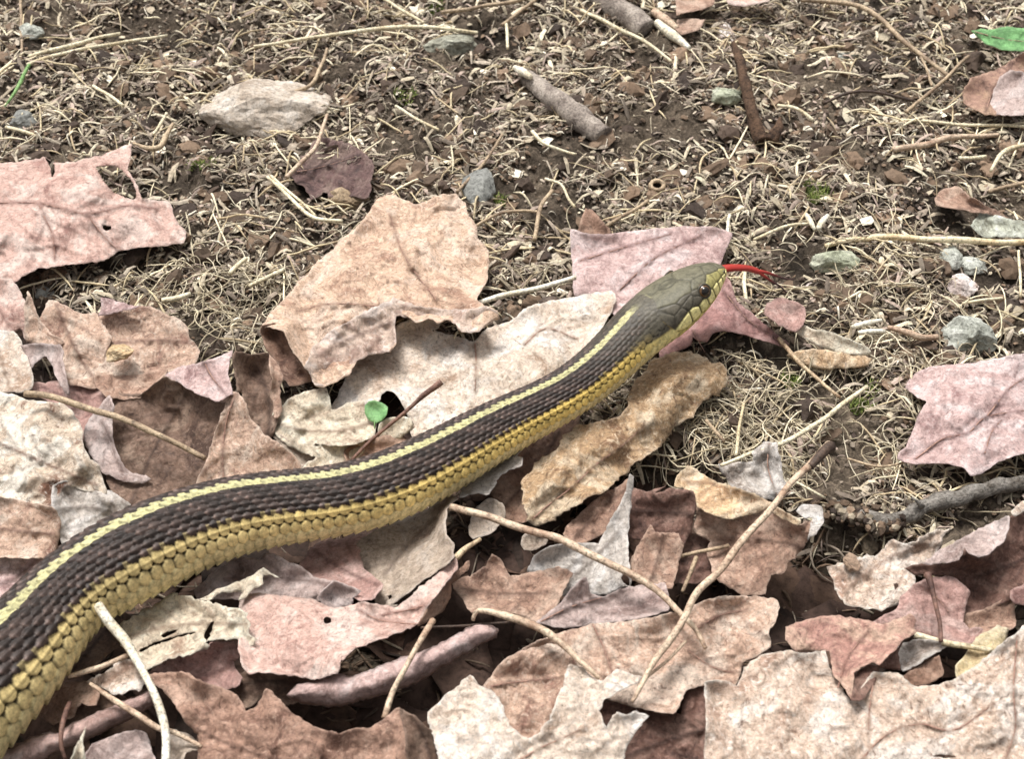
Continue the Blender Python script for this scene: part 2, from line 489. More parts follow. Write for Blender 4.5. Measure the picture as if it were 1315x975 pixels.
    hp = sstep(.0, .07, gap)
    lip = (own >= 18) & (own <= 25)
    # upper lip edge and mouth line
    mouth = np.exp(-((np.abs(PD) - 111) / 3.0)**2) * sstep(.86, .78, U_)
    ub = .80 + .10 * np.sin(np.radians(PD) * 1.5)**2
    hz = sstep(ub + .012, ub - .012, U_)
    hh = (hp * np.where(lip, .030, .014) - mouth * .045) + .012
    hgt = hgt_body * (1 - hz) + hh * hz
    # ---- pigment
    def c(*v): return lin(v, 1.0)
    hashv = np.sin(bid * 127.1 + brow * 311.7) * 43758.5453; hashv = hashv - np.floor(hashv)
    h2 = np.sin(bid * 269.5 + brow * 183.3) * 24634.63; h2 = h2 - np.floor(h2)
    col = np.zeros(SG.shape + (3,))
    dark = c(56, 46, 41); darker = c(50, 44, 44); plum = c(76, 60, 56)
    chk = ((np.floor(bid / 2) + np.floor(np.abs(brow) / 2)) % 2)
    base = dark * (.8 + .35 * hashv[..., None])
    base = np.where((chk > 0)[..., None], base * .62, base * .95 + plum * .16)
    ab = np.abs(brow)
    cream = c(184, 178, 132); greenish = c(178, 180, 112)
    # dorsal stripe: middle row plus half of each neighbour
    strp = (ab == 0) | ((ab == 1) & (np.sign(brow) * by < -.24 + .25 * (bx + .1) - .22 * h2))
    base = np.where(strp[..., None], (cream * (.85 + .25 * hashv[..., None])), base)
    base = np.where(((ab == 1) & ~strp)[..., None], base * .9, base)
    gl_ = sstep(.25, .8, ss / L)[:, None, None]
    yel = c(202, 180, 124) * (1 - gl_) + c(230, 198, 112) * gl_; yel2 = c(216, 194, 138) * (1 - gl_) + c(240, 208, 122) * gl_; pale = c(224, 206, 152)
    fr_ = np.linspace(0, 1, NS)[:, None]
    ymain = yel * (.82 + .26 * hashv[..., None])
    base = np.where((ab == 7)[..., None], ymain, base)
    base = np.where((ab == 8)[..., None], (yel * .2 + yel2 * .8) * (.82 + .26 * hashv[..., None]), base)
    base = np.where((ab == 9)[..., None], pale * (.8 + .2 * hashv[..., None]), base)
    half6 = (ab == 6) & (h2 > .35) & (bx < .25 * hashv) & (np.sign(brow) * by > -.2)
    base = np.where(half6[..., None], base * .55 + yel2 * .28, base)
    base = np.where((ab == 20)[..., None], c(216, 202, 150) * (.92 + .1 * hashv[..., None]), base)
    # yellow scales keep dark corners at their front edge
    corner = ((ab >= 7) & (ab <= 8) & (bx < -.36) & (hashv > .3))
    base = np.where(corner[..., None], base * .45, base)
    tipc = sstep(.30, .62, bx)[..., None] * ((ab > 1) & (ab < 7))[..., None]  # highlights on the scale tips, painted into the dark rows
    base = base * (1 + 1.9 * tipc * (.4 + .9 * h2[..., None]))
    rim = sstep(.62, .98, bq) * (ab < 10)
    wt = np.where(ab == 0, .45, np.where(ab >= 9, .34, np.where(ab >= 7, np.where(bx < -.1, .82, .50), np.where(bx < .1, .66, .12))))
    base = base * (1 - (rim * wt)[..., None])
    gapb = (best < .2)
    gapc = gapb & (np.abs(PD) < 6.5)
    gapb = gapb & ~gapc
    base = np.where(gapc[..., None], cream * .62, base)
    base = np.where(gapb[..., None], np.where((ab >= 9)[..., None], c(120, 108, 70), np.where((ab >= 6)[..., None], c(44, 37, 22), c(26, 22, 21))), base)
    # bright yellow-green dusting where the stripe meets the dark rows
    # head pigment
    olive = c(104, 100, 82); olive2 = c(86, 81, 70)
    hk = np.sin(own * 91.7) * 4758.5; hk = hk - np.floor(hk)
    hc = olive * (.90 + .18 * hk[..., None])
    hc = np.where(((own >= 10) & (own <= 17))[..., None], olive2 * (.95 + .3 * hk[..., None]), hc)
    lipc = c(238, 226, 158)
    hc = np.where(lip[..., None], lipc * (.92 + .12 * hk[..., None]), hc)
    hc = np.where((own >= 26)[..., None], c(208, 192, 118) * (.92 + .1 * hk[..., None]), hc)
    hc = np.where(((own >= 7) & (own <= 9))[..., None], c(150, 142, 92), hc)
    edge = 1 - sstep(.0, .055, gap)
    edge = np.where(lip, np.clip(edge * 1.3, 0, 1), edge * .5)
    hc = hc * (1 - edge[..., None] * .85)
    hc = hc * (1 - mouth[..., None] * .5)
    col = base * (1 - hz[..., None]) + hc * hz[..., None]
    # nape: stripes fade out and the dark rows turn olive before the head
    nf = sstep(1.12, .9, U_)[..., None] * (1 - hz[..., None])
    topm = (np.abs(PD) < 80)[..., None]
    col = np.where(topm, col * (1 - nf) + nf * olive2 * (.7 + .4 * best[..., None]), col)
    nf2 = sstep(1.9, 1.2, U_)[..., None] * (1 - hz[..., None]) * (~strp)[..., None] * (np.abs(PD) < 62)[..., None]
    col = col * (1 - .45 * nf2) + .45 * nf2 * olive2 * (.5 + .6 * best[..., None])
    nf3 = sstep(1.35, .86, U_)[..., None] * (1 - hz[..., None]) * (sstep(-4, 4, np.abs(PD) - 58 - 28 * sstep(1.5, .86, U_)) * (np.abs(PD) < 114))[..., None]
    nf4 = sstep(1.6, .95, U_)[..., None] * (1 - hz[..., None]) * (sstep(4, -4, np.abs(PD) - 58 - 28 * sstep(1.5, .86, U_)) * (np.abs(PD) > 45))[..., None]
    col = col * (1 - nf4) + nf4 * olive2 * (.5 + .5 * np.clip(best, 0, 1)[..., None])
    col = col * (1 - nf3) + nf3 * lipc * (.55 + .45 * np.clip(best, 0, 1)[..., None])
    # gentle long blotches of grime
    col *= (1 + .10 * fbm(SG * .12, PD * .02, 44, 3))[..., None]
    # ---- final positions
    nrm = np.stack([np.sin(PH_), np.cos(PH_)], -1)
    ang = PH_ * 0 + roll[:, None]
    Xd = X + hgt * nrm[..., 0]; Zd = Z + hgt * nrm[..., 1]
    Xr = Xd * np.cos(ang) + Zd * np.sin(ang); Zr = -Xd * np.sin(ang) + Zd * np.cos(ang)
    V = C[:, None] + Xr[..., None] * Sd[:, None] + Zr[..., None] * Up[:, None]
    base_pt = C[NS // 2].copy(); base_pt[2] = .3
    root = bpy.data.objects.new('garter_snake', None); sc.collection.objects.link(root); root.location = base_pt
    tag(root, 'striped garter snake stretched over the leaves with yellow side stripe and red tongue out', 'snake')
    i = np.arange(NS - 1)[:, None] * NP; j = np.arange(NP)[None]; j2 = (j + 1) % NP
    F = np.stack([i + j, i + j2, i + NP + j2, i + NP + j], -1).reshape(-1, 4)
    Vf = np.vstack([V.reshape(-1, 3), V[-1].mean(0) + T[-1] * .02])
    cf = np.vstack([col.reshape(-1, 3), col[-1].mean(0)])
    last = (NS - 1) * NP
    capf = np.stack([last + j[0], last + j2[0], np.full(NP, NS * NP), np.full(NP, NS * NP)], -1)
    m, n, b = new_mat('snake_skin'); Lk = n.links.new
    a_ = N(n, 'ShaderNodeAttribute', attribute_name='col'); tc = n.nodes.new('ShaderNodeTexCoord')
    f = N(n, 'ShaderNodeTexNoise', Scale=9.0, Detail=6.0, Roughness=.7); Lk(tc.outputs['Object'], f.inputs['Vector'])
    fr2 = ramp(n, [(.36, .62), (.5, 1.0), (.64, 1.28)]); Lk(f.outputs[0], fr2.inputs[0])
    Lk(mul(n, a_.outputs['Color'], fr2.outputs[0]), b.inputs['Base Color'])
    b.inputs['Roughness'].default_value = .52; b.inputs['Specular IOR Level'].default_value = .26
    bm = N(n, 'ShaderNodeBump', Strength=.25, Distance=.015); f2 = N(n, 'ShaderNodeTexNoise', Scale=30.0, Detail=3.0); Lk(tc.outputs['Object'], f2.inputs['Vector'])
    Lk(f2.outputs[0], bm.inputs['Height']); Lk(bm.outputs[0], b.inputs['Normal'])
    me = bpy.data.meshes.new('body')
    faces = np.vstack([F, capf])
    Vl = Vf - base_pt
    tri = capf[:, :3]
    me = mesh_quads_tris('body', Vl, F, tri, cf, [m])
    link('body', me, root)
    # ---- eyes
    def surf(uq, ph_deg, out=0.0):
        i0 = int(np.argmin(np.abs(u - uq))); j0 = int(np.argmin(np.abs(phi - ph_deg)))
        p = V[i0, j0]; c0 = C[i0]
        d = p - c0; d /= np.linalg.norm(d)
        return p + d * out, d
    em, n, b = new_mat('eye_dark'); b.inputs['Base Color'].default_value = (.012, .009, .007, 1); b.inputs['Roughness'].default_value = .08
    im, n, b = new_mat('iris'); b.inputs['Base Color'].default_value = (.11, .055, .022, 1); b.inputs['Roughness'].default_value = .25
    rm, n, b = new_mat('eye_rim'); b.inputs['Base Color'].default_value = (.05, .045, .03, 1); b.inputs['Roughness'].default_value = .5
    for sg in (1, -1):
        p, d = surf(.42, 72 * sg, -.085)
        e = link('eye', sphere_mesh('eye', .185, im), root, p - base_pt)
        q = link('pupil', sphere_mesh('pupil', .135, em), e, d * .072)
        # thin ring of ocular scales round the eye
        t1 = np.cross(d, [0, 0, 1.]); t1 /= np.linalg.norm(t1); t2 = np.cross(d, t1)
        aa = np.linspace(0, 2 * math.pi, 33)
        ring = d * .09 + .165 * (np.cos(aa)[:, None] * t1 + np.sin(aa)[:, None] * t2)
        Vt, Ft, _ = tubes(ring[None], np.full((1, 33), .03), np.full((1, 33), .03), 6)
        link('eye_rim', mesh_np('eye_rim', Vt, Ft, mats=[rm]), e)
    # nostril
    for sg in (1, -1):
        p, d = surf(.075, 70 * sg, -.02)
        link('nostril', sphere_mesh('nostril', .04, em), root, p - base_pt)
    # ---- forked tongue
    tm, n, b = new_mat('tongue_red'); b.inputs['Roughness'].default_value = .3
    a_ = N(n, 'ShaderNodeAttribute', attribute_name='col'); n.links.new(a_.outputs['Color'], b.inputs['Base Color'])
    tq = parse('P 924,346:2.30 938,344:2.28 952,344:2.2 962,345:2.08 972,348:1.95', 1.3)
    f1 = parse('P 972,348:1.95 984,350:1.8 996,354:1.65 1008,358:1.5 1020,359:1.4', 1)
    f2_ = parse('P 972,348:1.95 982,355:1.75 992,362:1.55 1002,368:1.4 1010,376:1.25', 1)
    troot = None
    for q, nm, r0, r1 in ((tq, 'tongue', .10, .085), (f1, 'tongue_tip', .055, .02), (f2_, 'tongue_tip', .055, .02)):
        pts = cr(at(q[:, 0], q[:, 1], q[:, 2]), .05)
        k = len(pts); rr = np.linspace(r0, r1, k)
        Vt, Ft, _ = tubes(pts[None] - base_pt, rr[None] * 1.2, rr[None] * .8, 8)
        red = np.array([.34, .026, .018]); blk = np.array([.03, .008, .008])
        t = np.repeat(np.linspace(0, 1, k), 8)[:, None]
        cc = red * np.ones_like(t) if nm == 'tongue' else red * (1 - sstep(0, .7, t)) + blk * sstep(0, .7, t)
        o = link(nm, mesh_np(nm, Vt, Ft, cc, [tm]), root if troot is None else troot)
        if troot is None: troot = o

def mesh_quads_tris(name, V, Q, Tr, col, mats):
    me = bpy.data.meshes.new(name)
    V = np.asarray(V, np.float32)
    me.vertices.add(len(V)); me.vertices.foreach_set('co', V.ravel())
    idx = np.concatenate([Q.ravel(), Tr.ravel()]).astype(np.int32)
    me.loops.add(len(idx)); me.loops.foreach_set('vertex_index', idx)
    ls = np.concatenate([np.arange(len(Q)) * 4, len(Q) * 4 + np.arange(len(Tr)) * 3]).astype(np.int32)
    me.polygons.add(len(ls)); me.polygons.foreach_set('loop_start', ls)
    me.polygons.foreach_set('use_smooth', np.full(len(ls), True))
    a = me.attributes.new('col', 'FLOAT_COLOR', 'POINT')
    c4 = np.ones((len(V), 4), np.float32); c4[:, :3] = col; a.data.foreach_set('color', c4.ravel())
    for m in mats: me.materials.append(m)
    me.update(); me.validate()
    return me

def sphere_mesh(name, r, mat, nu=20, nv=12):
    th = np.linspace(0, math.pi, nv); ph = np.arange(nu) * 2 * math.pi / nu
    V = np.stack([np.sin(th)[:, None] * np.cos(ph), np.sin(th)[:, None] * np.sin(ph), np.cos(th)[:, None] + 0 * ph], -1).reshape(-1, 3) * r
    i = np.arange(nv - 1)[:, None] * nu; j = np.arange(nu)[None]; j2 = (j + 1) % nu
    F = np.stack([i + j, i + nu + j, i + nu + j2, i + j2], -1).reshape(-1, 4)
    return mesh_np(name, V, F, mats=[mat])
build_snake()
# ------------------------------------------------------------------ fallen leaves: an outline, heights, creases and curls make one thin curved blade
def inside(px, py, poly):
    r = np.zeros(len(px), bool); n = len(poly); j = n - 1
    for i in range(n):
        xi, yi = poly[i]; xj, yj = poly[j]
        c_ = ((yi > py) != (yj > py)) & (px < (xj - xi) * (py - yi) / (yj - yi + 1e-12) + xi)
        r ^= c_; j = i
    return r

def dist_poly(px, py, Q, closed=True):
    A = Q; B = np.roll(Q, -1, 0) if closed else Q[1:]
    if not closed: A = Q[:-1]
    d = np.full(len(px), 1e9)
    for (ax, ay), (bx, by) in zip(A[:, :2], B[:, :2]):
        vx, vy = bx - ax, by - ay; L2 = vx * vx + vy * vy + 1e-9
        t = np.clip(((px - ax) * vx + (py - ay) * vy) / L2, 0, 1)
        d = np.minimum(d, np.hypot(px - ax - t * vx, py - ay - t * vy))
    return d

def rbf(P, h):
    n = len(P); sc_ = 100.0
    X = P / sc_
    r = np.linalg.norm(X[:, None] - X[None], axis=2)
    A = np.zeros((n + 3, n + 3)); A[:n, :n] = -r - np.eye(n) * .002
    A[:n, n] = 1; A[:n, n + 1:] = X; A[n, :n] = 1; A[n + 1:, :n] = X.T
    wts = np.linalg.lstsq(A, np.concatenate([h, np.zeros(3)]), rcond=None)[0]
    def f(q):
        q = q / sc_
        out = np.empty(len(q))
        for i in range(0, len(q), 4000):
            b = q[i:i + 4000]
            out[i:i + 4000] = -np.linalg.norm(b[:, None] - X[None], axis=2) @ wts[:n] + wts[n] + b @ wts[n + 1:]
        return out
    return f

_seed = [100]
def blade(pts, h=.5, ctrl='', veins=(), holes=(), wr=.10, wf=1.0, jag=1.0, curl=.21, dome=0., domew=40., space=3.3, grow=1.0, side=1):
    _seed[0] += 1; sd = _seed[0]; r = np.random.default_rng(sd)
    A = parse(pts, h)
    # resample the outline, with a ragged edge
    seg = np.linalg.norm(np.diff(np.vstack([A[:, :2], A[:1, :2]]), axis=0), axis=1)
    n = len(A); out = []
    Q = np.vstack([A[-1:], A, A[:2]])
    for i in range(n):
        p0, p1, p2, p3 = Q[i], Q[i + 1], Q[i + 2], Q[i + 3]
        k = max(1, int(seg[i] / space)); t = np.linspace(0, 1, k, endpoint=False)[:, None]
        c_ = .5 * (2 * p1 + (p2 - p0) * t + (2 * p0 - 5 * p1 + 4 * p2 - p3) * t**2 + (3 * p1 - 3 * p2 + p3 - p0) * t**3)
        l_ = p1 + (p2 - p1) * t
        out.append(.25 * c_ + .75 * l_)
    B = np.vstack(out)
    nx = perlin(B[:, 0] * .07, B[:, 1] * .07, sd) + .8 * perlin(B[:, 0] * .23, B[:, 1] * .23, sd + 3)
    ny = perlin(B[:, 0] * .11 + 40, B[:, 1] * .11, sd + 1) + .6 * perlin(B[:, 0] * .31 + 9, B[:, 1] * .31, sd + 4)
    B[:, 0] += nx * jag * 1.7; B[:, 1] += ny * jag * 1.7
    if A[:, 1].mean() > 330:
        tg = np.roll(B[:, :2], -1, 0) - np.roll(B[:, :2], 1, 0); tg /= np.linalg.norm(tg, axis=1, keepdims=True) + 1e-9
        area = np.sum(B[:, 0] * np.roll(B[:, 1], -1) - np.roll(B[:, 0], -1) * B[:, 1])
        out_ = np.column_stack([tg[:, 1], -tg[:, 0]]) * np.sign(area)
        B[:, :2] += out_ * (4.0 * sstep(.95, .4, B[:, 2]))[:, None] * grow
        B[:, 2] -= .08 * sstep(.95, .4, B[:, 2]) * grow
    poly = B[:, :2]
    f_pts, f_h = [A[:, :2]], [A[:, 2]]
    if ctrl:
        c_ = parse(ctrl, h); f_pts.append(c_[:, :2]); f_h.append(c_[:, 2])
    f = rbf(np.vstack(f_pts), np.concatenate(f_h))
    mn, mx_ = poly.min(0), poly.max(0)
    gx, gy = np.meshgrid(np.arange(mn[0], mx_[0], space), np.arange(mn[1], mx_[1], space * .9))
    gx = gx + (np.arange(gx.shape[0]) % 2)[:, None] * space * .5
    g = np.column_stack([gx.ravel(), gy.ravel()]); g += r.normal(0, space * .13, g.shape)
    d = dist_poly(g[:, 0], g[:, 1], poly)
    g = g[inside(g[:, 0], g[:, 1], poly) & (d > space * .55)]
    HP = []
    edges = [(i, (i + 1) % len(poly)) for i in range(len(poly))]
    allp = [poly]
    off = len(poly)
    for hs_ in holes:
        hq = parse(hs_, 0)[:, :2]
        hq = cr(np.vstack([hq, hq[:1]]), 2.5)[:-1]
        hq += r.normal(0, .5, hq.shape)
        keep = ~inside(g[:, 0], g[:, 1], hq) & (dist_poly(g[:, 0], g[:, 1], hq) > 1.6); g = g[keep]
        edges += [(off + i, off + (i + 1) % len(hq)) for i in range(len(hq))]; off += len(hq)
        allp.append(hq); HP.append(hq)
    allp.append(g)
    pts2 = np.vstack(allp)
    vs, es, fs, *_ = delaunay_2d_cdt([Vector(p) for p in pts2], edges, [], 1, 1e-4)
    v = np.array([(p[0], p[1]) for p in vs]); F = np.array([q for q in fs if len(q) == 3], int)
    cen = v[F].mean(1)
    ok = inside(cen[:, 0], cen[:, 1], poly)
    for hq in HP: ok &= ~inside(cen[:, 0], cen[:, 1], hq)
    F = F[ok]
    d = dist_poly(v[:, 0], v[:, 1], poly)
    z = f(v)
    lo, hi_ = min(np.concatenate(f_h)) - .25, max(np.concatenate(f_h)) + .25
    z = np.clip(z, lo, hi_)
    wr = wr * 1.35
    if dome:
        t = np.clip(d / domew, 0, 1); z = z + dome * np.sqrt(1 - (1 - t)**2)
    cx, cy = v[:, 0] / 50, v[:, 1] / 50
    inner = sstep(0, 14, d)
    z = z + wr * fbm(cx * .9 * wf, cy * .9 * wf, sd + 7, 2, .5) * (.45 + .55 * inner)
    z = z + wr * .10 * (np.abs(perlin(cx * 1.7 * wf, cy * 1.7 * wf, sd + 9)) - .25)
    z = z + wr * .07 * perlin(cx * 5.5, cy * 5.5, sd + 11)
    cr_ = 1 - np.abs(perlin(cx * 1.1 * wf + .3 * perlin(cx * 2, cy * 2, sd), cy * 1.1 * wf, sd + 15)); z = z + wr * .38 * (np.clip(cr_ - .86, 0, 1) * 7.1)**1.6 * (.3 + .7 * inner)
    if curl:
        e = np.clip(1 - d / 22, 0, 1)**1.6
        z = z + curl * e * (.35 + 1.5 * perlin(cx * .9, cy * .9, sd + 13))
    vein = np.zeros(len(v))
    VP = []; notube = False
    if not len(veins) and side and len(v) > 330:
        c0 = poly.mean(0); ev = np.linalg.eigh(np.cov((poly - c0).T))[1][:, 1]
        pr = (poly - c0) @ ev; pe = np.array([-ev[1], ev[0]])
        tt = np.linspace(pr.min() * .86, pr.max() * .86, 7); bw = r.normal(0, .06) * (pr.max() - pr.min())
        q_ = c0 + tt[:, None] * ev + (bw * (1 - (np.linspace(-1, 1, 7))**2))[:, None] * pe
        q_ = q_[inside(q_[:, 0], q_[:, 1], poly)]
        if len(q_) > 2: veins = ['P ' + ' '.join('%.1f,%.1f' % tuple(p) for p in q_)]; notube = True
    for vv in veins:
        q = cr(parse(vv, 0)[:, :2], 6.0); VP.append(q)
        dv = dist_poly(v[:, 0], v[:, 1], q, closed=False)
        vein = np.maximum(vein, np.exp(-(dv / 2.5)**2))
        z = z + .055 * np.exp(-(dv / 4.0)**2) - .05 * np.exp(-(dv / 13.0)**2)
    if side:
        for q in VP:
            if len(q) < 8: continue
            tq_ = np.gradient(q, axis=0); tq_ /= np.linalg.norm(tq_, axis=1, keepdims=True) + 1e-9
            for i in range(3, len(q) - 2, 5):
                for sg in (1, -1):
                    a_ = sg * r.uniform(.6, .95); ca, sa = math.cos(a_), math.sin(a_)
                    d_ = np.array([tq_[i, 0] * ca - tq_[i, 1] * sa, tq_[i, 0] * sa + tq_[i, 1] * ca]); ln = r.uniform(22, 60)
                    d2_ = d_ + .25 * tq_[i]
                    qq = np.array([q[i], q[i] + d_ * ln * .5, q[i] + d_ * ln * .5 + d2_ * ln * .5])
                    dv = dist_poly(v[:, 0], v[:, 1], qq, closed=False)
                    vein = np.maximum(vein, .55 * np.exp(-(dv / 1.7)**2))
                    z = z + .034 * np.exp(-(dv / 2.6)**2) - .034 * np.exp(-(dv / 8.0)**2)
    W = at(v[:, 0], v[:, 1], z)
    rim.append(np.exp(-(d / 1.6)**2) * (.5 + .5 * perlin(v[:, 0] * .08, v[:, 1] * .08, sd + 21)).clip(0, 1))  # mask of the edge highlight that goes into the blade colour
    return W, F, vein, (v, z, [] if notube else VP)

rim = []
def leaf(name, label, cat, mats, facets, group=None, petiole=None, vein_r=.016, thick=.018):
    """facets: list of (outline, options); the first facet is the blade, further ones are folded flaps of the same leaf"""
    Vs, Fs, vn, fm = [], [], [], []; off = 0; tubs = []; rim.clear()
    for pts, opt in facets:
        opt = dict(opt); mi = opt.pop('mi', 0)
        W, F, ve, (v, z, VP) = blade(pts, **opt)
        Vs.append(W); Fs.append(F + off); vn.append(ve); fm.append(np.full(len(F), mi)); off += len(W)
        for q in VP:
            k = [int(np.argmin((v[:, 0] - a)**2 + (v[:, 1] - b)**2)) for a, b in q]
            zz = np.convolve(np.pad(z[k], 2, mode='edge'), np.ones(5) / 5, 'valid')
            tubs.append(at(q[:, 0], q[:, 1], zz + .004))
    V = np.vstack(Vs); F = np.vstack(Fs)
    # consistent winding: normals up
    nz = np.cross(V[F[:, 1]] - V[F[:, 0]], V[F[:, 2]] - V[F[:, 0]])
    view = V[F].mean(1) - CAM
    flip = (nz * view).sum(1) > 0
    F[flip] = F[flip][:, ::-1]
    o0 = V.mean(0); o0[2] = float(V[:, 2].min())
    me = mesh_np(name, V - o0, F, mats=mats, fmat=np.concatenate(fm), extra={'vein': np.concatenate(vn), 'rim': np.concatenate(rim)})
    o = link(name, me, loc=o0)
    md = o.modifiers.new('thickness', 'SOLIDIFY'); md.thickness = thick; md.offset = -1
    tag(o, label, cat, group)
    for q in tubs:
        k = len(q); rr = vein_r * np.linspace(1, .35, k)
        Vt, Ft, _ = tubes((q - o0)[None], rr[None], rr[None] * .8, 6)
        link('vein', mesh_np('vein', Vt, Ft, mats=[VEINM]), o)
    if petiole:
        add_stick('petiole', petiole[0], petiole[1], petiole[2] if len(petiole) > 2 else PETM, parent=o, o0=o0)
    return o

def add_stick(name, pts, rpx, mat, parent=None, o0=None, label=None, cat=None, group=None, bumps=.07, knots=.2, end=None):
    A = parse(pts, .5)
    _seed[0] += 1; sd = _seed[0]
    Wp = at(A[:, 0], A[:, 1], A[:, 2])
    P = cr(Wp, .07); k = len(P)
    t = np.linspace(0, 1, k)
    rp = np.interp(t, np.linspace(0, 1, len(rpx)), rpx) if hasattr(rpx, '__len__') else np.full(k, rpx)
    rc = rp / np.array([ppc(p) for p in P])
    arc = np.arange(k) * .07
    P = P + np.stack([perlin(arc * .8, arc * 0 + 3.1, sd), perlin(arc * .8, arc * 0 + 7.7, sd + 1), perlin(arc * .8, arc * 0 + 5.5, sd + 2)], -1) * np.minimum(rc, .06)[:, None] * .7
    rc = rc * (1 + bumps * (.15 if rc.max() > .16 else 1.) * perlin(arc * 3.5, arc * 0, sd + 3) + knots * np.clip(perlin(arc * .9, arc * 0 + 2, sd + 4) - .45, 0, 1))
    P = np.vstack([P[0] - (P[1] - P[0]) * .05, P, P[-1] + (P[-1] - P[-2]) * .05])
    rc = np.concatenate([[rc[0] * .02], rc, [rc[-1] * .02]])
    M = 10 if rc.max() > .12 else 8
    V, F, _ = tubes(P[None], rc[None], rc[None], M, seed=sd)
    a = np.tile(np.arange(M), len(P)); s2 = np.repeat(np.arange(len(P)), M)
    ctr = np.repeat(P, M, 0)
    V = ctr + (V - ctr) * (1 + bumps * .9 * perlin(a * .9, s2 * (.09 if rc.max() > .16 else .35), sd + 6) + (.35 * bumps * perlin(a * 1.7, s2 * .3, sd + 8) if rc.max() > .16 else 0))[:, None]
    if o0 is None:
        o0 = P.mean(0); o0[2] = P[:, 2].min()
    o = link(name, mesh_np(name, V - o0, F, mats=[mat]), parent, None if parent is not None else o0)
    if label: tag(o, label, cat, group)
    return o

VEINM = stem_mat('leaf_vein', (176, 140, 122), (140, 104, 92))
PETM = stem_mat('leaf_stalk', (214, 192, 158), (150, 122, 96))
STRAW = stem_mat('straw_pale', (240, 230, 200), (200, 182, 146), 1.5)
STRAWB = stem_mat('straw_brown', (194, 172, 142), (132, 110, 90), 1.5)
STALK = stem_mat('stalk_tan', (216, 194, 168), (160, 130, 108), 1.8)
WHITE = stem_mat('stalk_white', (246, 242, 226), (214, 200, 172), 1.8)
REDST = stem_mat('stem_red', (136, 104, 90), (86, 62, 56), 1.5)
DARKST = stem_mat('stem_dark', (96, 78, 66), (56, 44, 38), 1.5)
BARK = stem_mat('bark_grey', (180, 168, 156), (112, 100, 92), 1.6, .9, .09)
RUST = stem_mat('stem_rust', (108, 84, 66), (58, 44, 36), 2.6, .95, .10)
GREYST = stem_mat('bark_dark', (152, 146, 138), (88, 80, 72), 1.6, .95, .10)
GREEN = stem_mat('green_blade', (140, 176, 112), (112, 150, 88), 1.5)

PINK = leaf_mat((214, 178, 164), (228, 206, 194), (184, 140, 128), .5)
PINKL = leaf_mat((206, 176, 170), (226, 206, 202), (176, 140, 136), .5, .4)
ROSE = leaf_mat((186, 148, 138), (204, 174, 164), (152, 112, 104), .5)
LILAC = leaf_mat((196, 174, 166), (214, 198, 192), (160, 134, 126), .5)
TAN = leaf_mat((218, 186, 160), (230, 206, 186), (194, 154, 130), .75)
TANP = leaf_mat((204, 172, 150), (222, 202, 184), (170, 130, 112), .7)
BUFF = leaf_mat((206, 174, 136), (222, 196, 160), (168, 130, 98), .75)
GOLD = leaf_mat((204, 172, 136), (228, 208, 180), (166, 128, 98), .85)
WHITEL = leaf_mat((226, 208, 190), (238, 228, 218), (204, 174, 150), .65, .5)
CREAM = leaf_mat((224, 208, 184), (236, 228, 208), (196, 166, 142), .65)
GREY = leaf_mat((200, 190, 180), (222, 216, 210), (162, 146, 134), .55)
GREYT = leaf_mat((188, 170, 152), (206, 192, 178), (154, 132, 116), .6)
BROWN = leaf_mat((158, 124, 104), (178, 148, 128), (122, 90, 76), .55)
UMBER = leaf_mat((132, 106, 90), (158, 134, 116), (98, 74, 62), .6)
MAROON = leaf_mat((124, 92, 80), (152, 122, 108), (90, 64, 56), .65)
PALEPK = leaf_mat((214, 190, 170), (238, 226, 214), (196, 160, 138), .85)
BRPK = leaf_mat((176, 142, 122), (200, 172, 152), (136, 102, 86), .7)

MP = 'dry leaf'
leaf('maple_leaf', 'large pinkish leaf at the left edge with a torn black hole near its top tip', MP, [PINK], [
  ('W1 -100,645:.7 45,622 150,612 165,600 200,622 245,626 300,617 400,592 502,548:.95 500,600 490,652:.85 528,712:.75 545,764:.7 640,770:.6 665,800 668,835 715,888:.4 705,932 640,945:.4 560,945 450,966 W4 400,30:.5 250,45 150,60:.6 90,90 45,117:.6 -100,130:.7', dict(ctrl='W1 250,760:1.0 450,850:.8 100,800:1.0', holes=['W1 368,640 440,636 478,664 512,705 518,762 450,744 402,700', 'W1 395,865 425,868 428,880 400,884', 'W1 170,600 205,625 210,660 200,680 190,640'], wr=.13, curl=.12, veins=['W1 -60,780 150,780 330,820 480,790 600,800', 'W1 150,790 200,900 210,1000', 'W1 330,820 420,930 470,960']))])
leaf('torn_leaf', 'dark maroon leaf half buried in soil behind the flat pale stone', MP, [leaf_mat((106, 80, 76), (136, 114, 104), (80, 58, 56), .7)], [
  ('P 370,222:.16 380,210 395,192:.3 412,174 440,182:.42 468,194 480,214:.4 476,240 469,258:.3 452,250 440,262:.1 418,246 402,256:.05 388,240', dict(wr=.14, curl=.15, jag=2., veins=['P 372,222 410,215 460,200']))])
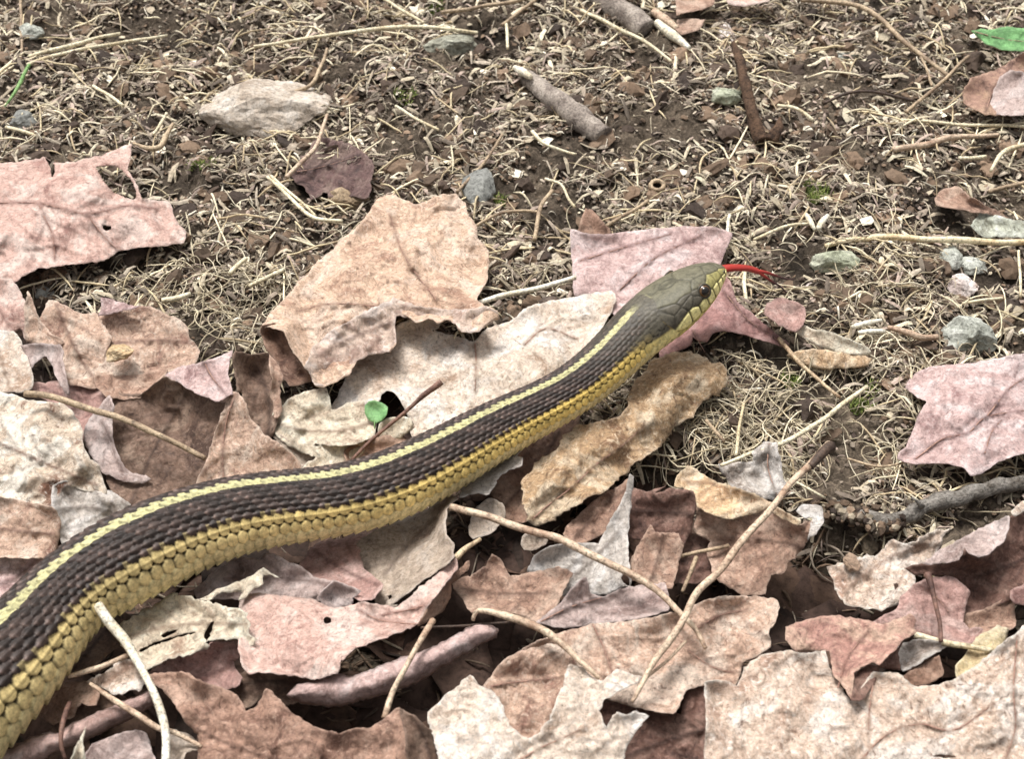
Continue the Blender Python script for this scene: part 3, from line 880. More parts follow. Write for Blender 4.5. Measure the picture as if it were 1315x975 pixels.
leaf('maple_leaf', 'big pale tan leaf with a curled tube at its left corner and frilled lower rim', MP, [TAN, BROWN, leaf_mat((214, 190, 172), (226, 210, 200), (190, 158, 142), .65)], [
  ('P 337,418:1.2 345,405 370,378:1.0 400,345:.8 445,305:.7 470,280 480,263 492,251:.8 508,249 518,257 535,262:.9 560,252 583,248:.8 597,262 600,275 612,290 612,305 626,322:.7 626,345 624,360:.7 612,385:.9 W5 560,205:1.2 590,220:1.2 600,250:1.2 555,270:1.1 520,300:1.0 460,300:1.0 430,270:1.1 400,255 370,268:1.1 330,250:1.1 280,268:1.1 240,240:1.2 V2 915,110:1.2 910,200:1.1 910,270:1.1 880,310:1.0 760,330:1.0 700,360:1.0 640,450:.9 510,508:.8 460,500:.8 435,430:1.0 390,390:1.2 330,310:1.3 280,200:1.4',
   dict(ctrl='P 520,320:.95 450,360:.95 V2 500,240:.9 800,120:.9 P 580,340:.9', wr=.14, wf=1.2, jag=1.1, veins=['P 560,385 520,330 500,275', 'P 500,395 430,390 380,400'])),
  ('V2 400,402:1.15 440,300:1.25 560,190:1.32 740,85:1.36 900,15:1.36 1060,60:1.28 1150,70:1.25 W5 470,215:1.25 560,203:1.3 592,220:1.25 602,252:1.15 555,272:1.05 520,303:.95 460,303:.95 430,272:1.05 400,257 370,270:1.05 330,252:1.1 280,270:1.1 240,242:1.2 V2 917,112:1.2 912,200:1.15 912,272:1.1 880,313:1.05 760,333:1.05 700,363:1.05 640,453:.95 510,511:.85 460,503:.85 435,432:1.0', dict(mi=2, wr=.09, wf=1.5, jag=1.3)),
  ('V2 148,205:1.25 163,168:1.4 230,155:1.42 272,180:1.36 295,235:1.22 335,322:1.1 392,402:1.0 436,432:.9 442,470:.7 370,490:.6 322,496:.6 270,440:.8 228,360:1.0 182,290:1.1', dict(mi=1, wr=.05, ctrl='V2 230,200:1.0 300,320:.85 380,440:.7'))])
leaf('maple_leaf', 'bleached white leaf lying under the middle of the snake, notched beside the sprout', MP, [WHITEL], [
  ('V2 558,648:.35 600,570 640,480:.4 700,370:.4 880,300:.4 930,180:.4 1010,140:.4 1150,150:.4 W5 330,300 440,332:.3 500,352:.35 560,300 640,277:.4 720,215:.5 840,182:.6 960,160:.7 1030,145:.8 1050,180:.8 1020,230:.6 960,330:.5 870,410:.35 700,540:.25 500,640:.2 300,720:.2 V2 1010,765:.3 1004,700 985,640:.35 955,580 900,520:.4 850,522 822,542 800,590 720,602 690,592:.35 640,612',
   dict(ctrl='W5 500,420:.55 700,330:.55 300,480:.5', wr=.10, veins=['W5 508,350 512,420 508,530', 'W5 700,350 780,290 900,330']))])
leaf('torn_leaf', 'cream ragged leaf scrap between the green sprout and the curled brown leaf', MP, [CREAM], [
  ('V2 235,700:.5 240,650 290,620:.6 310,590 420,540:.7 520,525:.7 530,600 545,650:.5 590,655:.5 640,620:.5 730,605:.5 745,640 760,680 785,710:.4 780,780:.4 700,812:.5 640,827 560,832 500,822:.5 440,832:.4 480,862 505,900:.3 460,890 330,840:.4 250,770', dict(wr=.14, wf=1.4, curl=.1))])
leaf('leaf_scrap', 'pale cream scrap touching the back of the snake under the red twig', MP, [CREAM], [
  ('V2 450,832:.3 560,837 700,817:.35 735,850 690,910 650,950:.2 560,975 400,990 430,950:.2 500,905', dict(wr=.08))])
leaf('leaf_scrap', 'small brown scrap against the snake between two cream scraps', MP, [BROWN], [
  ('V2 750,812:.25 860,802:.25 965,805 930,880:.1 780,945:.1 670,950 640,880', dict(wr=.06))])
leaf('leaf_scrap', 'tiny cream scrap in the dark gap below the green sprout', MP, [CREAM], [
  ('V2 828,742:.4 870,702:.45 960,700:.4 1000,722 930,792:.3 838,792:.3', dict(wr=.05))])
leaf('leaf_scrap', 'grey brown strip running to the snake beneath the pointed tan leaf', MP, [GREYT], [
  ('V2 218,772:.35 330,842:.3 460,892:.3 512,902 430,955:.15 350,975 325,920:.2 275,830', dict(wr=.06))])
leaf('torn_leaf', 'tan leaf with concave top edge in front of the small grey stone', MP, [TANP], [
  ('V1 275,108:.9 340,130 450,185 545,190:.8 562,225 620,330:.7 575,460:.6 545,530 555,592:.5 480,587 380,570 350,480:.5 345,370 260,285:.6 225,225 250,170', dict(ctrl='V1 430,330:.85', wr=.10, curl=.1))])
leaf('leaf_scrap', 'narrow tan upright shred beside the concave tan leaf', MP, [TANP], [
  ('V1 155,58:1.0 182,110 212,210:.8 262,292 345,352:.5 300,352 200,342 155,332:.5 148,250 143,130', dict(wr=.06))])
leaf('maple_leaf', 'greyish tan leaf with a pale folded flap on its top corner', MP, [TANP, PINKL], [
  ('V1 555,202:.7 595,195 700,165:.9 790,142:1.05 850,145:1.05 930,185:1 1000,215:.8 1045,260 1060,330 1110,400:.5 1092,460 1000,482:.5 920,522 800,542 650,542 545,532:.5 600,430 620,330 590,270', dict(wr=.1, ctrl='V1 850,300:.8', curl=.06)),
  ('V1 570,93:1.1 640,110 740,140 790,142:1.12 700,168:1.1 555,203:.95 566,150', dict(mi=1, wr=.03))])
leaf('leaf_scrap', 'brown strip lying below the round buff pebble', MP, [BRPK], [
  ('V1 540,545:.55 650,550 800,532 935,508:.5 885,570 800,645:.5 700,655 610,645 560,602', dict(wr=.12, wf=1.6))])
leaf('maple_leaf', 'shaded brown leaf with a pale lilac folded flap along its top', MP, [UMBER, PINKL], [
  ('V1 920,542:.85 1000,572 1100,632 1215,682:.9 1275,690:.8 1220,830:.5 W4 770,880:.3 640,990:.3 480,1010:.2 420,870:.3 430,740:.3 V1 640,780:.4 640,700:.5 620,652:.6 800,650:.6 885,580:.75', dict(wr=.12, ctrl='V1 1000,800:.2')),
  ('V1 920,540:.95 1000,490:1.15 1100,470 1200,440 1312,398:1.35 1287,470:1.35 1290,560:1.35 1310,640:1.25 1215,682:1.25 1100,632:1.15 1000,572:1.0', dict(mi=1, wr=.06, veins=['V1 1150,460 1190,540 1260,630']))])
leaf('curled_leaf', 'dark brown leaf curled into a hollow behind the pointed tan leaf', MP, [UMBER, BRPK], [
  ('V2 -5,350:1.3 8,305:1.35 60,325 130,330:1.25 200,320:1.2 230,350 250,430:1.0 240,500:.9 210,560:.8 240,622:.7 235,700:.6 200,800:.45 160,782:.45 100,702:.5 75,640 50,545:.7 20,540', dict(ctrl='V2 120,430:.75 150,650:.45', wr=.06)),
  ('V2 198,330:1.22 250,380 283,460:1.1 262,520 262,650:.7 240,692 222,600 205,560:.85 215,480', dict(mi=1, wr=.05))])
leaf('maple_leaf', 'pointed tan leaf with a midrib standing up against the back of the snake', MP, [TANP], [
  ('W4 893,533:1.5 915,535:1.5 935,560:1.4 947,600 967,640 1010,690:.9 1050,720 1080,745:.7 1130,790:.5 1145,850:.3 1000,885:.3 880,900:.3 755,905:.3 775,855:.5 800,790 830,680:.9 865,580:1.2', dict(wr=.06, wf=1.5, veins=['W4 905,540 870,640 855,760 858,880']))])
leaf('curled_leaf', 'lilac leaf tip rising to a point across the long dry straw', MP, [LILAC], [
  ('W4 420,543:1.0 440,590:1.0 427,640 430,740:.6 470,830:.5 510,858 570,868:.4 500,873 400,832:.5 335,740:.6 325,690 340,640 375,595:.9', dict(wr=.06, curl=.1))])
leaf('leaf_scrap', 'shadowed lilac brown leaf under the long dry straw', MP, [ROSE], [
  ('V1 170,600:.35 380,580:.35 540,600:.35 600,660:.35 560,725 500,805 470,890:.2 400,785 340,695 240,645', dict(wr=.06))])
leaf('curled_leaf', 'arched lilac grey leaf with a long drooping tip at the left edge', MP, [LILAC], [
  ('V1 118,370:.9 170,355 332,360:1.1 355,400 357,490:1.0 387,642:.7 350,600 310,530:.8 300,490 262,430:.9 240,425 200,460:.8 170,492:.7 150,450 138,410', dict(wr=.04))])
leaf('leaf_scrap', 'chalky white leaf piece cut by the left edge beside the arched leaf', MP, [WHITEL], [
  ('V1 -100,285 70,290:.8 110,330 130,390 150,460 174,540 165,600:.6 120,622 -100,622', dict(wr=.07))])
leaf('leaf_scrap', 'pinkish lilac leaf piece at the left edge below the large pinkish leaf', MP, [PINK], [
  ('V1 -100,0 66,0:.8 130,110:.7 150,220:.6 157,335:.5 140,280 110,262 85,275 68,292 -100,300', dict(wr=.05))])
leaf('maple_leaf', 'blotchy cream and brown leaf at the left edge above the snake', MP, [leaf_mat((216, 196, 174), (238, 230, 216), (140, 98, 76), .6)], [
  ('W4 -100,540:.7 45,540:.8 100,560 250,580 300,640:1.0 318,690 318,740:1.0 350,790 380,810:.9 390,860 400,918:.6 340,908 250,885 200,962:.6 120,978 -100,985:.5', dict(wr=.12, wf=1.4, curl=.1, ctrl='W4 180,740:1.1'))])
leaf('leaf_scrap', 'whitish grey leaf end tucked under the snake at left', MP, [GREY], [
  ('S 233,150:.5 270,130 350,150 430,165:.6 480,185 532,226:.5 500,300:.1 370,380:.1 270,375:.2 245,285:.4 223,230:.6', dict(wr=.08, wf=1.5))])
leaf('leaf_scrap', 'orange tan leaf piece at the left edge touching the snake', MP, [TANP], [
  ('S -100,198:.7 50,200:.7 130,222 222,240:.7 247,300 237,360:.5 215,430:.3 150,432 50,432 -100,432', dict(wr=.07, veins=[]))])
leaf('leaf_scrap', 'pale pink leaf piece at the left edge lowest above the snake', MP, [PINKL], [
  ('S -100,436:.35 50,434 172,442 150,505:.1 80,565:.1 -60,650:.1 -120,600', dict(wr=.06))])
# leaves under and right of the snake's middle
leaf('maple_leaf', 'greyish tan leaf with a ragged whitish flap rising beside the snake belly', MP, [GREYT, GREY], [
  ('V7 930,90:.15 1000,20:.1 W8 150,95:.1 300,35:.15 390,-15:.2 V3 40,440:.3 110,440:.6 80,470:1.0 60,500 52,560:1.1 55,640:1.0 100,700:1.0 97,750:1.1 W8 432,190:1.1 400,222:1.1 330,272:1.0 250,332:.8 180,378:.7 V7 1180,392:.6 1080,372:.4 1090,260:.4 1000,200:.25 950,140', dict(wr=.07, ctrl='W8 250,180:.35 V3 0,560:.5', holes=['V7 1130,328 1150,325 1158,345 1138,350'])),
  ('V3 130,425:.6 160,392:.4 172,350 250,290:.35 260,237 340,202:.35 465,108:.5 482,160:.55 425,205:.6 475,215:.7 480,250:.7 420,270:.75 380,282:.7 332,330:.7 330,372:.7 270,410:.7 200,407:.7', dict(mi=1, wr=.05, jag=1.6))])
leaf('maple_leaf', 'broad buff rolled leaf lying in front of the snake neck', MP, [leaf_mat((190, 158, 122), (222, 202, 174), (152, 116, 88), .8)], [
  ('V3 470,440:.5 490,410 480,350:.6 600,205:.6 640,185 690,150:.6 720,90:.7 790,30:.7 W5 960,650:.7 1060,630:.7 1090,580:.75 1110,500:.75 1170,450:.8 1185,410 1250,390:.85 W6 0,375:.85 60,385 130,430:.8 160,430:.8 185,480:.7 140,545:.5 90,560 40,630:.55 0,655:.55 W5 1200,760:.5 V3 1180,200:.5 1060,300:.5 950,405:.55 870,425:.6 720,520:.5 640,575:.45 560,592:.5 515,570 500,480:.5', dict(ctrl='V3 600,420:.8 720,290:.9 850,190:.95 1000,110:1.0 1150,20:1.05 P 850,500:1.1 890,478:1.05', wr=.12, wf=1.2, jag=1.9, curl=.28, grow=0, veins=['V3 540,560 640,470 760,380 900,250 1050,140 1180,20']))])
leaf('leaf_scrap', 'shaded brown leaf tucked between the buff rolled leaf and the snake', MP, [BROWN], [
  ('V3 330,410:.1 340,330:.2 440,260:.2 482,205:.25 482,110:.1 700,5:.1 800,-30:.1 740,100:.25 620,215:.2 500,345:.1 480,460:.0 500,560:-.1 400,545:-.1', dict(wr=.07))])
leaf('leaf_scrap', 'small grey leaf end in the dark hollow below the whitish flap', MP, [GREYT], [
  ('V3 200,602:.0 230,512:.1 300,450:.2 362,480:.2 372,540:.1 300,622:-.1 210,652:-.1', dict(wr=.03))])
leaf('leaf_scrap', 'small grey flake in the dark hollow under the thick tan stalk', MP, [GREYT], [
  ('V3 497,662:0 560,642 622,672 560,712 500,722', dict(wr=.03))])
# behind the head
leaf('maple_leaf', 'smooth pink leaf under the snake head with a sharp tip toward the right', MP, [PINKL, leaf_mat((168, 126, 120), (186, 150, 144), (132, 94, 90), .45)], [  # darker second colour paints shade onto the lobe facing away
  ('P 734,296:.7 750,302 775,304:.6 800,300 840,295:.7 880,292:.7 915,293:.7 938,301:.6 930,318:.6 922,345:.65 915,372:.7 890,400:.6 850,440:.5 820,440:.4 790,400:.5 775,385:.6 755,376:.6 740,378:.6 737,340', dict(wr=.07, jag=.6, ctrl='P 830,335:.95', veins=['P 796,372 840,332 900,302', 'P 745,335 800,318 862,300'])),
  ('P 915,345:.65 935,360:.7 945,388:.7 965,405 982,420:.6 1000,436:.4 1010,442:.3 990,436:.45 960,428:.6 W6 165,295:.8 120,305:.85 95,340:.8 65,330:.7 40,312 30,347 0,362:.6 P 850,457:.4 860,430:.5 890,400:.6', dict(mi=1, wr=.05, jag=.6, veins=['P 930,375 960,410 1000,438', 'P 890,425 898,440 905,452']))],
  petiole=('P 1000,436:.4 1026,465:.5 1052,488:.5 1079,510:.45', [3.2, 2.2]))
leaf('leaf_scrap', 'small brown leaf tip peeking up behind the smooth pink leaf', MP, [BROWN], [
  ('W2 900,900:.4 935,800:.75 975,822:.7 1035,892:.4 1000,930:.3', dict(wr=.04))])
leaf('curled_leaf', 'curled scrap with a reddish head and a pale straw coloured tail by the tongue', MP, [ROSE, CREAM], [
  ('W6 320,235:.9 330,190:1.1 370,170:1.1 440,185:1.0 480,215:.9 470,275:.8 440,303:.7 380,280:.8', dict(wr=.05, grow=0, curl=.2)),
  ('W6 435,300:.7 470,275:.8 500,290:.8 560,300:.8 640,328:.7 720,365:.6 732,387:.5 690,392:.5 600,385:.5 500,345:.5', dict(mi=1, wr=.06, grow=0, curl=.2))])
leaf('bark_flake', 'ridged tan bark flake lying under the curled scrap', 'bark flake', [GOLD], [
  ('W6 410,387:.5 480,370:.6 560,370:.6 650,390:.6 730,402:.5 720,430:.45 640,442:.4 540,442:.4 460,422:.4', dict(wr=.10, wf=2.2, grow=0, side=0, curl=0))], thick=.10)
leaf('maple_leaf', 'large smooth pale pink leaf cut by the right edge', MP, [PINKL], [
  ('W6 870,510:.5 905,462:.7 950,440 1010,430:.9 1100,425:1.0 1200,405:1.1 1315,385:1.1 1540,360:1.0 1540,740:.8 1315,768:.9 1220,800:.9 1150,848:.8 1110,852:.8 1085,822:.8 1020,802:.7 950,800:.6 900,800:.5 840,785:.4 870,750 890,700:.6 910,630:.7 945,570:.8 910,548:.6', dict(wr=.09, jag=.6, ctrl='W6 1100,560:1.15 1200,700:1.1', veins=['W6 900,790 1000,715 1100,690 1170,630 1315,605 1480,590', 'W6 1165,770 1190,690 1230,640', 'W6 1170,630 1260,520 1320,480']))])
leaf('curled_leaf', 'tan topped brown leaf bent over a shaded face with a bluish white torn corner', MP, [BRPK, leaf_mat((226, 192, 152), (236, 214, 186), (196, 150, 112), .75), GREY], [
  ('V4 240,482:.8 300,517:.85 360,544:.9 440,559:.9 560,524:.9 640,504:.9 700,532 810,592:1.0 890,557:1.0 882,620:1.0 862,690:.9 815,740:.8 800,775:.8 760,790:.7 715,855:.7 640,860:.5 612,964:.4 500,964:.4 360,880:.4 320,760:.3 332,670:.4 250,620:.4', dict(wr=.10, wf=1.4, jag=1.3)),
  ('V4 115,370:1.0 130,310:1.1 190,255:1.1 240,280:1.1 340,340:1.2 480,385:1.2 600,430:1.2 655,460:1.25 700,492 830,560:1.25 810,592:1.15 700,540:1.1 645,503:1.1 560,524:1.1 440,559:1.05 360,544:1.05 300,517:1.05 240,482:1.0 222,420:1.0 160,382', dict(mi=1, wr=.08, wf=1.5)),
  ('V4 803,512:1.1 830,475:1.2 940,480:1.2 962,560:1.1 920,622:1.1 865,682:1.0 880,600 890,550:1.1 840,552', dict(mi=2, wr=.06, wf=2))])
leaf('curled_leaf', 'crumpled silver grey leaf standing behind the bent tan leaf', MP, [GREY], [
  ('V4 370,252:.6 430,242:.7 560,232:.8 550,182:.95 620,123:1.0 690,120:1.0 700,170 720,260:.9 742,380:.8 690,445:.6 590,425:.6 480,390:.55 430,345:.5', dict(wr=.16, wf=1.8, veins=['V4 650,130 640,260 690,420']))])
leaf('leaf_scrap', 'dark brown leaf in the hollow under the bent tan leaf', MP, [MAROON], [
  ('V4 90,760:.1 200,650:.2 330,700:.2 430,690:.2 380,790 330,880 240,900 100,900', dict(wr=.05))])
# the thick heap in front: centre
leaf('maple_leaf', 'light grey leaf with a tall upright spike under the thick tan stalk', MP, [GREY], [
  ('V3 525,845:.6 570,760:.7 660,710:.8 760,690:.8 910,690:.9 960,600:1.0 1010,520:1.15 1060,420:1.3 1088,305:1.5 1112,318:1.45 1102,450:1.2 1087,600:1.1 1080,740:.95 1087,840:.85 1092,930:.75 950,970:.6 800,960:.6 690,980:.55 700,880 690,840:.55 600,832', dict(wr=.06, holes=['V3 1042,890 1060,868 1088,905 1085,935 1062,925']))])
leaf('torn_leaf', 'brown tan leaf with a small spike lying before the dark hollow', MP, [BRPK], [
  ('W8 430,300:.3 500,275 555,240:.55 575,183:.9 602,207:.75 640,277:.6 720,262:.65 830,235:.75 877,260:.8 842,340:.75 805,400:.7 750,442:.7 660,407:.7 560,397:.6 500,402:.5 470,350', dict(wr=.10, wf=1.3, curl=.08))])
leaf('curled_leaf', 'lilac folded leaf below the light grey spiked leaf', MP, [LILAC], [
  ('W8 742,447:1.1 830,380:1.1 895,300:1.2 935,270:1.3 952,335:1.1 1000,350:1.0 1090,312:.9 1240,297:.85 1252,390:.85 1240,407:.9 1080,442:.9 1000,450:.95 850,470:1.0', dict(wr=.07, veins=['W8 760,445 870,390 1000,350']))])
leaf('maple_leaf', 'maroon brown leaf right of the upright grey spike', MP, [MAROON, BRPK], [
  ('V3 1107,380:.9 1200,402:1.0 1290,365:1.0 V4 0,410:1.1 100,380:1.15 215,400:1.1 232,470:.9 202,620:.6 150,692:.5 60,720 V3 1230,660:.5 1090,650:.5 1088,500:.7', dict(wr=.09)),
  ('W8 1098,240:.6 1140,150 1180,70:.9 1197,100:.9 1240,105 1290,110:.9 1312,150:.85 1285,222:.7 1258,312:.6 1190,302:.6 1110,275', dict(mi=1, wr=.09, curl=.1))])
leaf('torn_leaf', 'pinkish tan crumpled leaf left of the upright grey spike', MP, [BRPK], [
  ('V3 730,640:.2 790,565:.3 860,500:.35 950,430:.4 1060,370:.5 1085,330:.5 1060,470:.45 980,605:.4 900,640:.4 800,690:.3', dict(wr=.12, wf=1.6))])
leaf('maple_leaf', 'pink leaf with a round hole lying left of the thin tan petiole', MP, [PINK, BROWN], [
  ('V7 305,330:.7 430,322:.75 560,335:.8 700,350:.8 760,380:.8 830,400:.85 1000,370:.8 1100,385:.9 1190,390:1.0 1290,300:1.1 W8 410,222:1.15 432,197:1.2 442,240 402,290:1.25 332,380:1.25 292,455:1.25 270,467:1.3 200,492:1.3 140,512:1.3 50,547:1.35 0,592:1.35 V7 872,660:1.35 847,770:1.25 720,805:1.15 620,782:1.1 520,770:1.05 410,760:1.05 350,770:.95 312,730:.9 295,640 290,500', dict(wr=.07, ctrl='V7 650,600:1.25 500,500:1.0', holes=['V7 768,460 790,448 815,460 812,480 790,490 770,480'], veins=['W8 280,455 150,440 60,400', 'W8 320,380 250,400 150,420'])),
  ('W8 290,462:1.2 340,370:1.1 420,270:1.1 482,208:1.15 487,240:1.0 420,302:.85 410,352 390,397:.8 330,442:1.0', dict(mi=1, wr=.04))],
  petiole=('W8 432,205:1.2 470,170:1.25 500,150:1.25 532,128:1.2', [4.5, 2.5]))
leaf('curled_leaf', 'lilac frilled leaf just below the snake belly with a curled cream edge', MP, [LILAC, CREAM], [
  ('V7 60,300:.2 150,220:.2 300,130:.25 420,140:.35 450,98:.6 500,115:.6 570,150:.6 640,182 720,240:.6 850,255:.75 800,300 780,340:.55 700,347:.45 560,332 430,322 300,332 160,332 70,330', dict(wr=.12, wf=1.6, curl=.08)),
  ('V7 70,352:.85 150,310:.85 250,262:.95 350,228:1.05 430,178:1.15 525,235:1.0 432,212 422,260:1.05 380,292:1.0 330,340:1.0 290,357 310,312:.95 200,312:.95 130,357:.85', dict(mi=1, wr=.05))])
leaf('leaf_scrap', 'smooth lilac leaf lobe between the pink holed leaf and the greyish tan leaf', MP, [ROSE], [
  ('V7 640,172:.1 730,52:.0 860,25 1010,0:.0 955,90:.4 985,180:.6 1097,265:.85 1087,300:.85 1042,350:.85 980,360:.85 920,322:.65 830,262:.5 730,215:.3', dict(wr=.05))])
leaf('leaf_scrap', 'small lilac fold behind the pink holed leaf', MP, [LILAC], [
  ('V7 755,335:.55 830,258:.65 960,312:.65 922,332:.55 920,367:.5 800,400:.5', dict(wr=.04))])
leaf('curled_leaf', 'rolled lilac leaf forming a long tube below the pink holed leaf', MP, [leaf_mat((208, 178, 170), (220, 200, 194), (176, 146, 138), .5)], [
  ('V7 560,890:.7 620,830:.8 740,800:.85 840,762:.9 910,790:.95 1100,720:1.0 1200,680:1.05 W8 300,560:1.1 400,515:1.15 440,490:1.15 500,455:1.2 560,450:1.2 597,475:1.15 592,505:1.0 500,552:.85 430,594:.8 350,642:.75 280,684:.7 200,714:.65 100,742:.6 0,768:.6 V7 800,960:.5 640,940:.5', dict(dome=.35, domew=20, wr=.05, wf=1.5, curl=0, grow=0, side=0))])
leaf('leaf_scrap', 'dark lilac brown leaf in the shadow under the pink holed leaf', MP, [UMBER], [
  ('V7 260,790:.3 400,762:.35 500,780:.35 620,800 720,835 640,900:.3 560,930:.2 430,870:.2 380,920 330,945 280,880', dict(wr=.08, wf=1.6))])
leaf('torn_leaf', 'ragged cream leaf shred with dark cracks beside the white petiole', MP, [CREAM, PALEPK], [
  ('V6 690,150:.5 800,75:.6 900,30:.6 970,-20:.6 1030,-10 V7 60,345:.9 130,370:1.0 200,385:1.05 270,400 340,430:1.1 355,500 335,530:1.05 385,575:1.05 350,640:.95 300,580:1.0 200,580:1.05 130,575:1.05 110,600:1.1 130,620:1.1 100,640:1.0 40,650 0,662:1.0 V6 960,330:1.0 900,360:.95 845,390:.95 800,400:.9 770,310:.8 690,260:.6', dict(wr=.12, wf=1.8, jag=2.0, holes=['V6 905,200 960,178 1002,170 960,200 922,214', 'V6 1165,235 1150,200 1185,130 1205,122 1192,180', 'V6 780,285 880,240 1000,205 1100,180 1100,190 1000,216 880,258 790,298'])),
  ('V6 560,430:.7 610,395:.85 690,345:.85 770,350:.9 802,430:.95 822,480:.95 782,510:.85 730,515:.85 640,537:.75 590,490:.65 510,467:.55', dict(mi=1, wr=.08, wf=1.8, jag=1.6))])
leaf('leaf_scrap', 'lilac brown leaf under the ragged cream shred', MP, [ROSE], [
  ('V6 835,420:.65 900,370:.65 1030,310:.7 1150,290:.7 V7 140,600:.75 260,590:.85 300,640:.85 290,682:.75 248,692:.65 267,760:.55 292,790:.55 265,832:.45 150,850:.4 0,830:.4 V6 1000,470:.4', dict(wr=.07, wf=1.3))])
leaf('leaf_scrap', 'shaded brown leaf under the belly of the snake beside the white petiole', MP, [UMBER], [
  ('V6 390,440:.1 420,330:.1 470,250:.1 480,110:0 640,60:0 740,130:.2 660,250:.25 560,330:.25 480,400', dict(wr=.05))])
leaf('maple_leaf', 'broad brown leaf with a wavy upper rim at the bottom left', MP, [leaf_mat((178, 142, 122), (202, 170, 150), (140, 104, 88), .7), UMBER], [
  ('V6 825,425:1.5 900,412:1.45 1000,410 1060,415:1.45 1110,450:1.45 1160,472:1.35 W7 860,700:1.35 915,730:1.35 945,787:1.35 985,772:1.25 1000,742 1020,702:1.45 1040,710 1120,790:1.45 1200,845:1.45 1300,878:1.35 W8 40,855:1.35 100,855:1.35 160,815:1.4 217,772:1.5 240,880:1.3 250,1000:1.1 250,1100:.95 W7 800,1120:.9 760,980:.95 V6 1110,760:1.05 1040,690:1.05 990,600:1.15 920,520:1.25', dict(wr=.12, ctrl='W7 1000,900:1.2')),
  ('W8 217,774:1.5 260,802:1.4 302,832:1.3 342,862:1.2 357,912 377,1000:1.0 380,1100:.9 250,1100:.95 250,1000:1.1 240,880:1.3', dict(mi=1, wr=.05))])
leaf('curled_leaf', 'rolled pinkish leaf tube at the bottom left corner below the snake', MP, [leaf_mat((204, 172, 162), (216, 194, 186), (172, 140, 130), .5)], [
  ('V6 -80,870:.3 66,835:.4 150,790 250,755:.5 350,740 400,702:.6 600,612:.6 720,560:.6 855,508:.6 865,600:.45 780,652:.4 650,715:.4 500,795:.35 400,830:.3 300,870:.25 200,930:.2 -80,960:.2', dict(dome=.4, domew=15, wr=.05, curl=0, grow=0, side=0))])
leaf('leaf_scrap', 'tan brown torn scrap between the rolled pinkish tube and the snake', MP, [BRPK], [
  ('V6 230,640:.1 340,492:.15 440,475:.3 510,490:.45 548,522:.5 530,582:.5 460,570:.45 410,602:.35 400,652 300,685:.1', dict(wr=.07))])
leaf('leaf_scrap', 'grey brown leaf piece behind the rolled pinkish tube', MP, [UMBER], [
  ('V6 400,610:.1 470,575 548,532:.25 640,550 700,560:.2 690,620 560,665:0 400,720:0 300,740', dict(wr=.05))])
leaf('leaf_scrap', 'lilac grey leaf at the very bottom left corner in front of the tube', MP, [LILAC], [
  ('V6 470,960:.7 480,880 520,820:.75 640,770:.75 760,740:.7 820,765:.6 862,899 880,990 470,1000', dict(wr=.06))])
leaf('leaf_scrap', 'upright cream shard in front of the rolled pinkish tube', MP, [CREAM], [
  ('V6 385,990:.9 398,899:1.1 440,800 487,708:1.5 468,800 478,899 480,990:.9', dict(wr=.02))])
leaf('leaf_scrap', 'small grey brown scrap at the foot of the white petiole', MP, [GREYT], [
  ('V6 930,735:.7 1050,760:.7 1140,832:.8 1040,855:.7 1010,910:.6 940,990:.5', dict(wr=.06))])
leaf('maple_leaf', 'chalk white leaf with a deep scooped notch at the bottom centre', MP, [WHITEL], [
  ('W8 490,650:1.2 520,685 580,710:1.3 610,760:1.3 640,840:1.4 715,900:1.4 760,860:1.4 800,800 830,720:1.4 870,610:1.5 920,620:1.4 990,672:1.4 1050,625:1.5 1110,650 1155,660:1.5 1100,695:1.4 1010,740:1.4 985,790:1.4 1010,850:1.4 1050,790:1.5 1085,805 1130,790:1.5 1170,805:1.5 1140,850:1.4 1100,905:1.3 1080,975:1.2 1050,1130:1.1 400,1130:1.1 365,960:1.2 345,880:1.2 325,800:1.3 380,740:1.3', dict(wr=.10, wf=1.3, jag=1.4, curl=.1, veins=['W8 640,1000 760,930 850,890 930,850']))])
leaf('maple_leaf', 'tan pink leaf lobe showing through the notch of the chalk white leaf', MP, [TANP], [
  ('W8 540,690:1.0 620,590:1.1 700,550:1.2 800,530:1.2 890,545:1.2 895,640:1.1 860,740:1.0 800,860:.9 715,960:.9 620,870:.9 570,740:.95', dict(wr=.12, wf=1.3, veins=['W8 560,695 640,680 740,670 820,660']))])
leaf('maple_leaf', 'wide dusky pink leaf behind the chalk white leaf crossed by two stalks', MP, [TANP], [
  ('W8 680,560:.7 820,492:.9 960,452:1.1 1080,445:1.1 1180,430:1.1 1290,405:1.1 W9 0,440:1.0 60,375:1.0 140,350:1.1 250,345:1.1 370,360:1.2 370,430:1.1 335,480:.95 345,540:.9 300,570:.85 240,600 210,690:.85 80,690:.9 20,710:.9 W8 1270,800:.95 1100,770:.95 1010,740:.85 900,700:.8 850,600:.85', dict(wr=.11, veins=['W8 960,455 1000,540 1035,640', 'W9 30,560 120,620 200,640', 'W9 60,470 150,420 250,400']))])
leaf('leaf_scrap', 'dark maroon leaf at the bottom edge between the two palest leaves', MP, [MAROON], [
  ('W8 980,760:.5 1100,775:.6 1300,805:.7 W9 20,695:.7 100,690:.7 130,900 120,1120:.4 W8 1040,1130:.4 1000,850:.45', dict(wr=.09))])
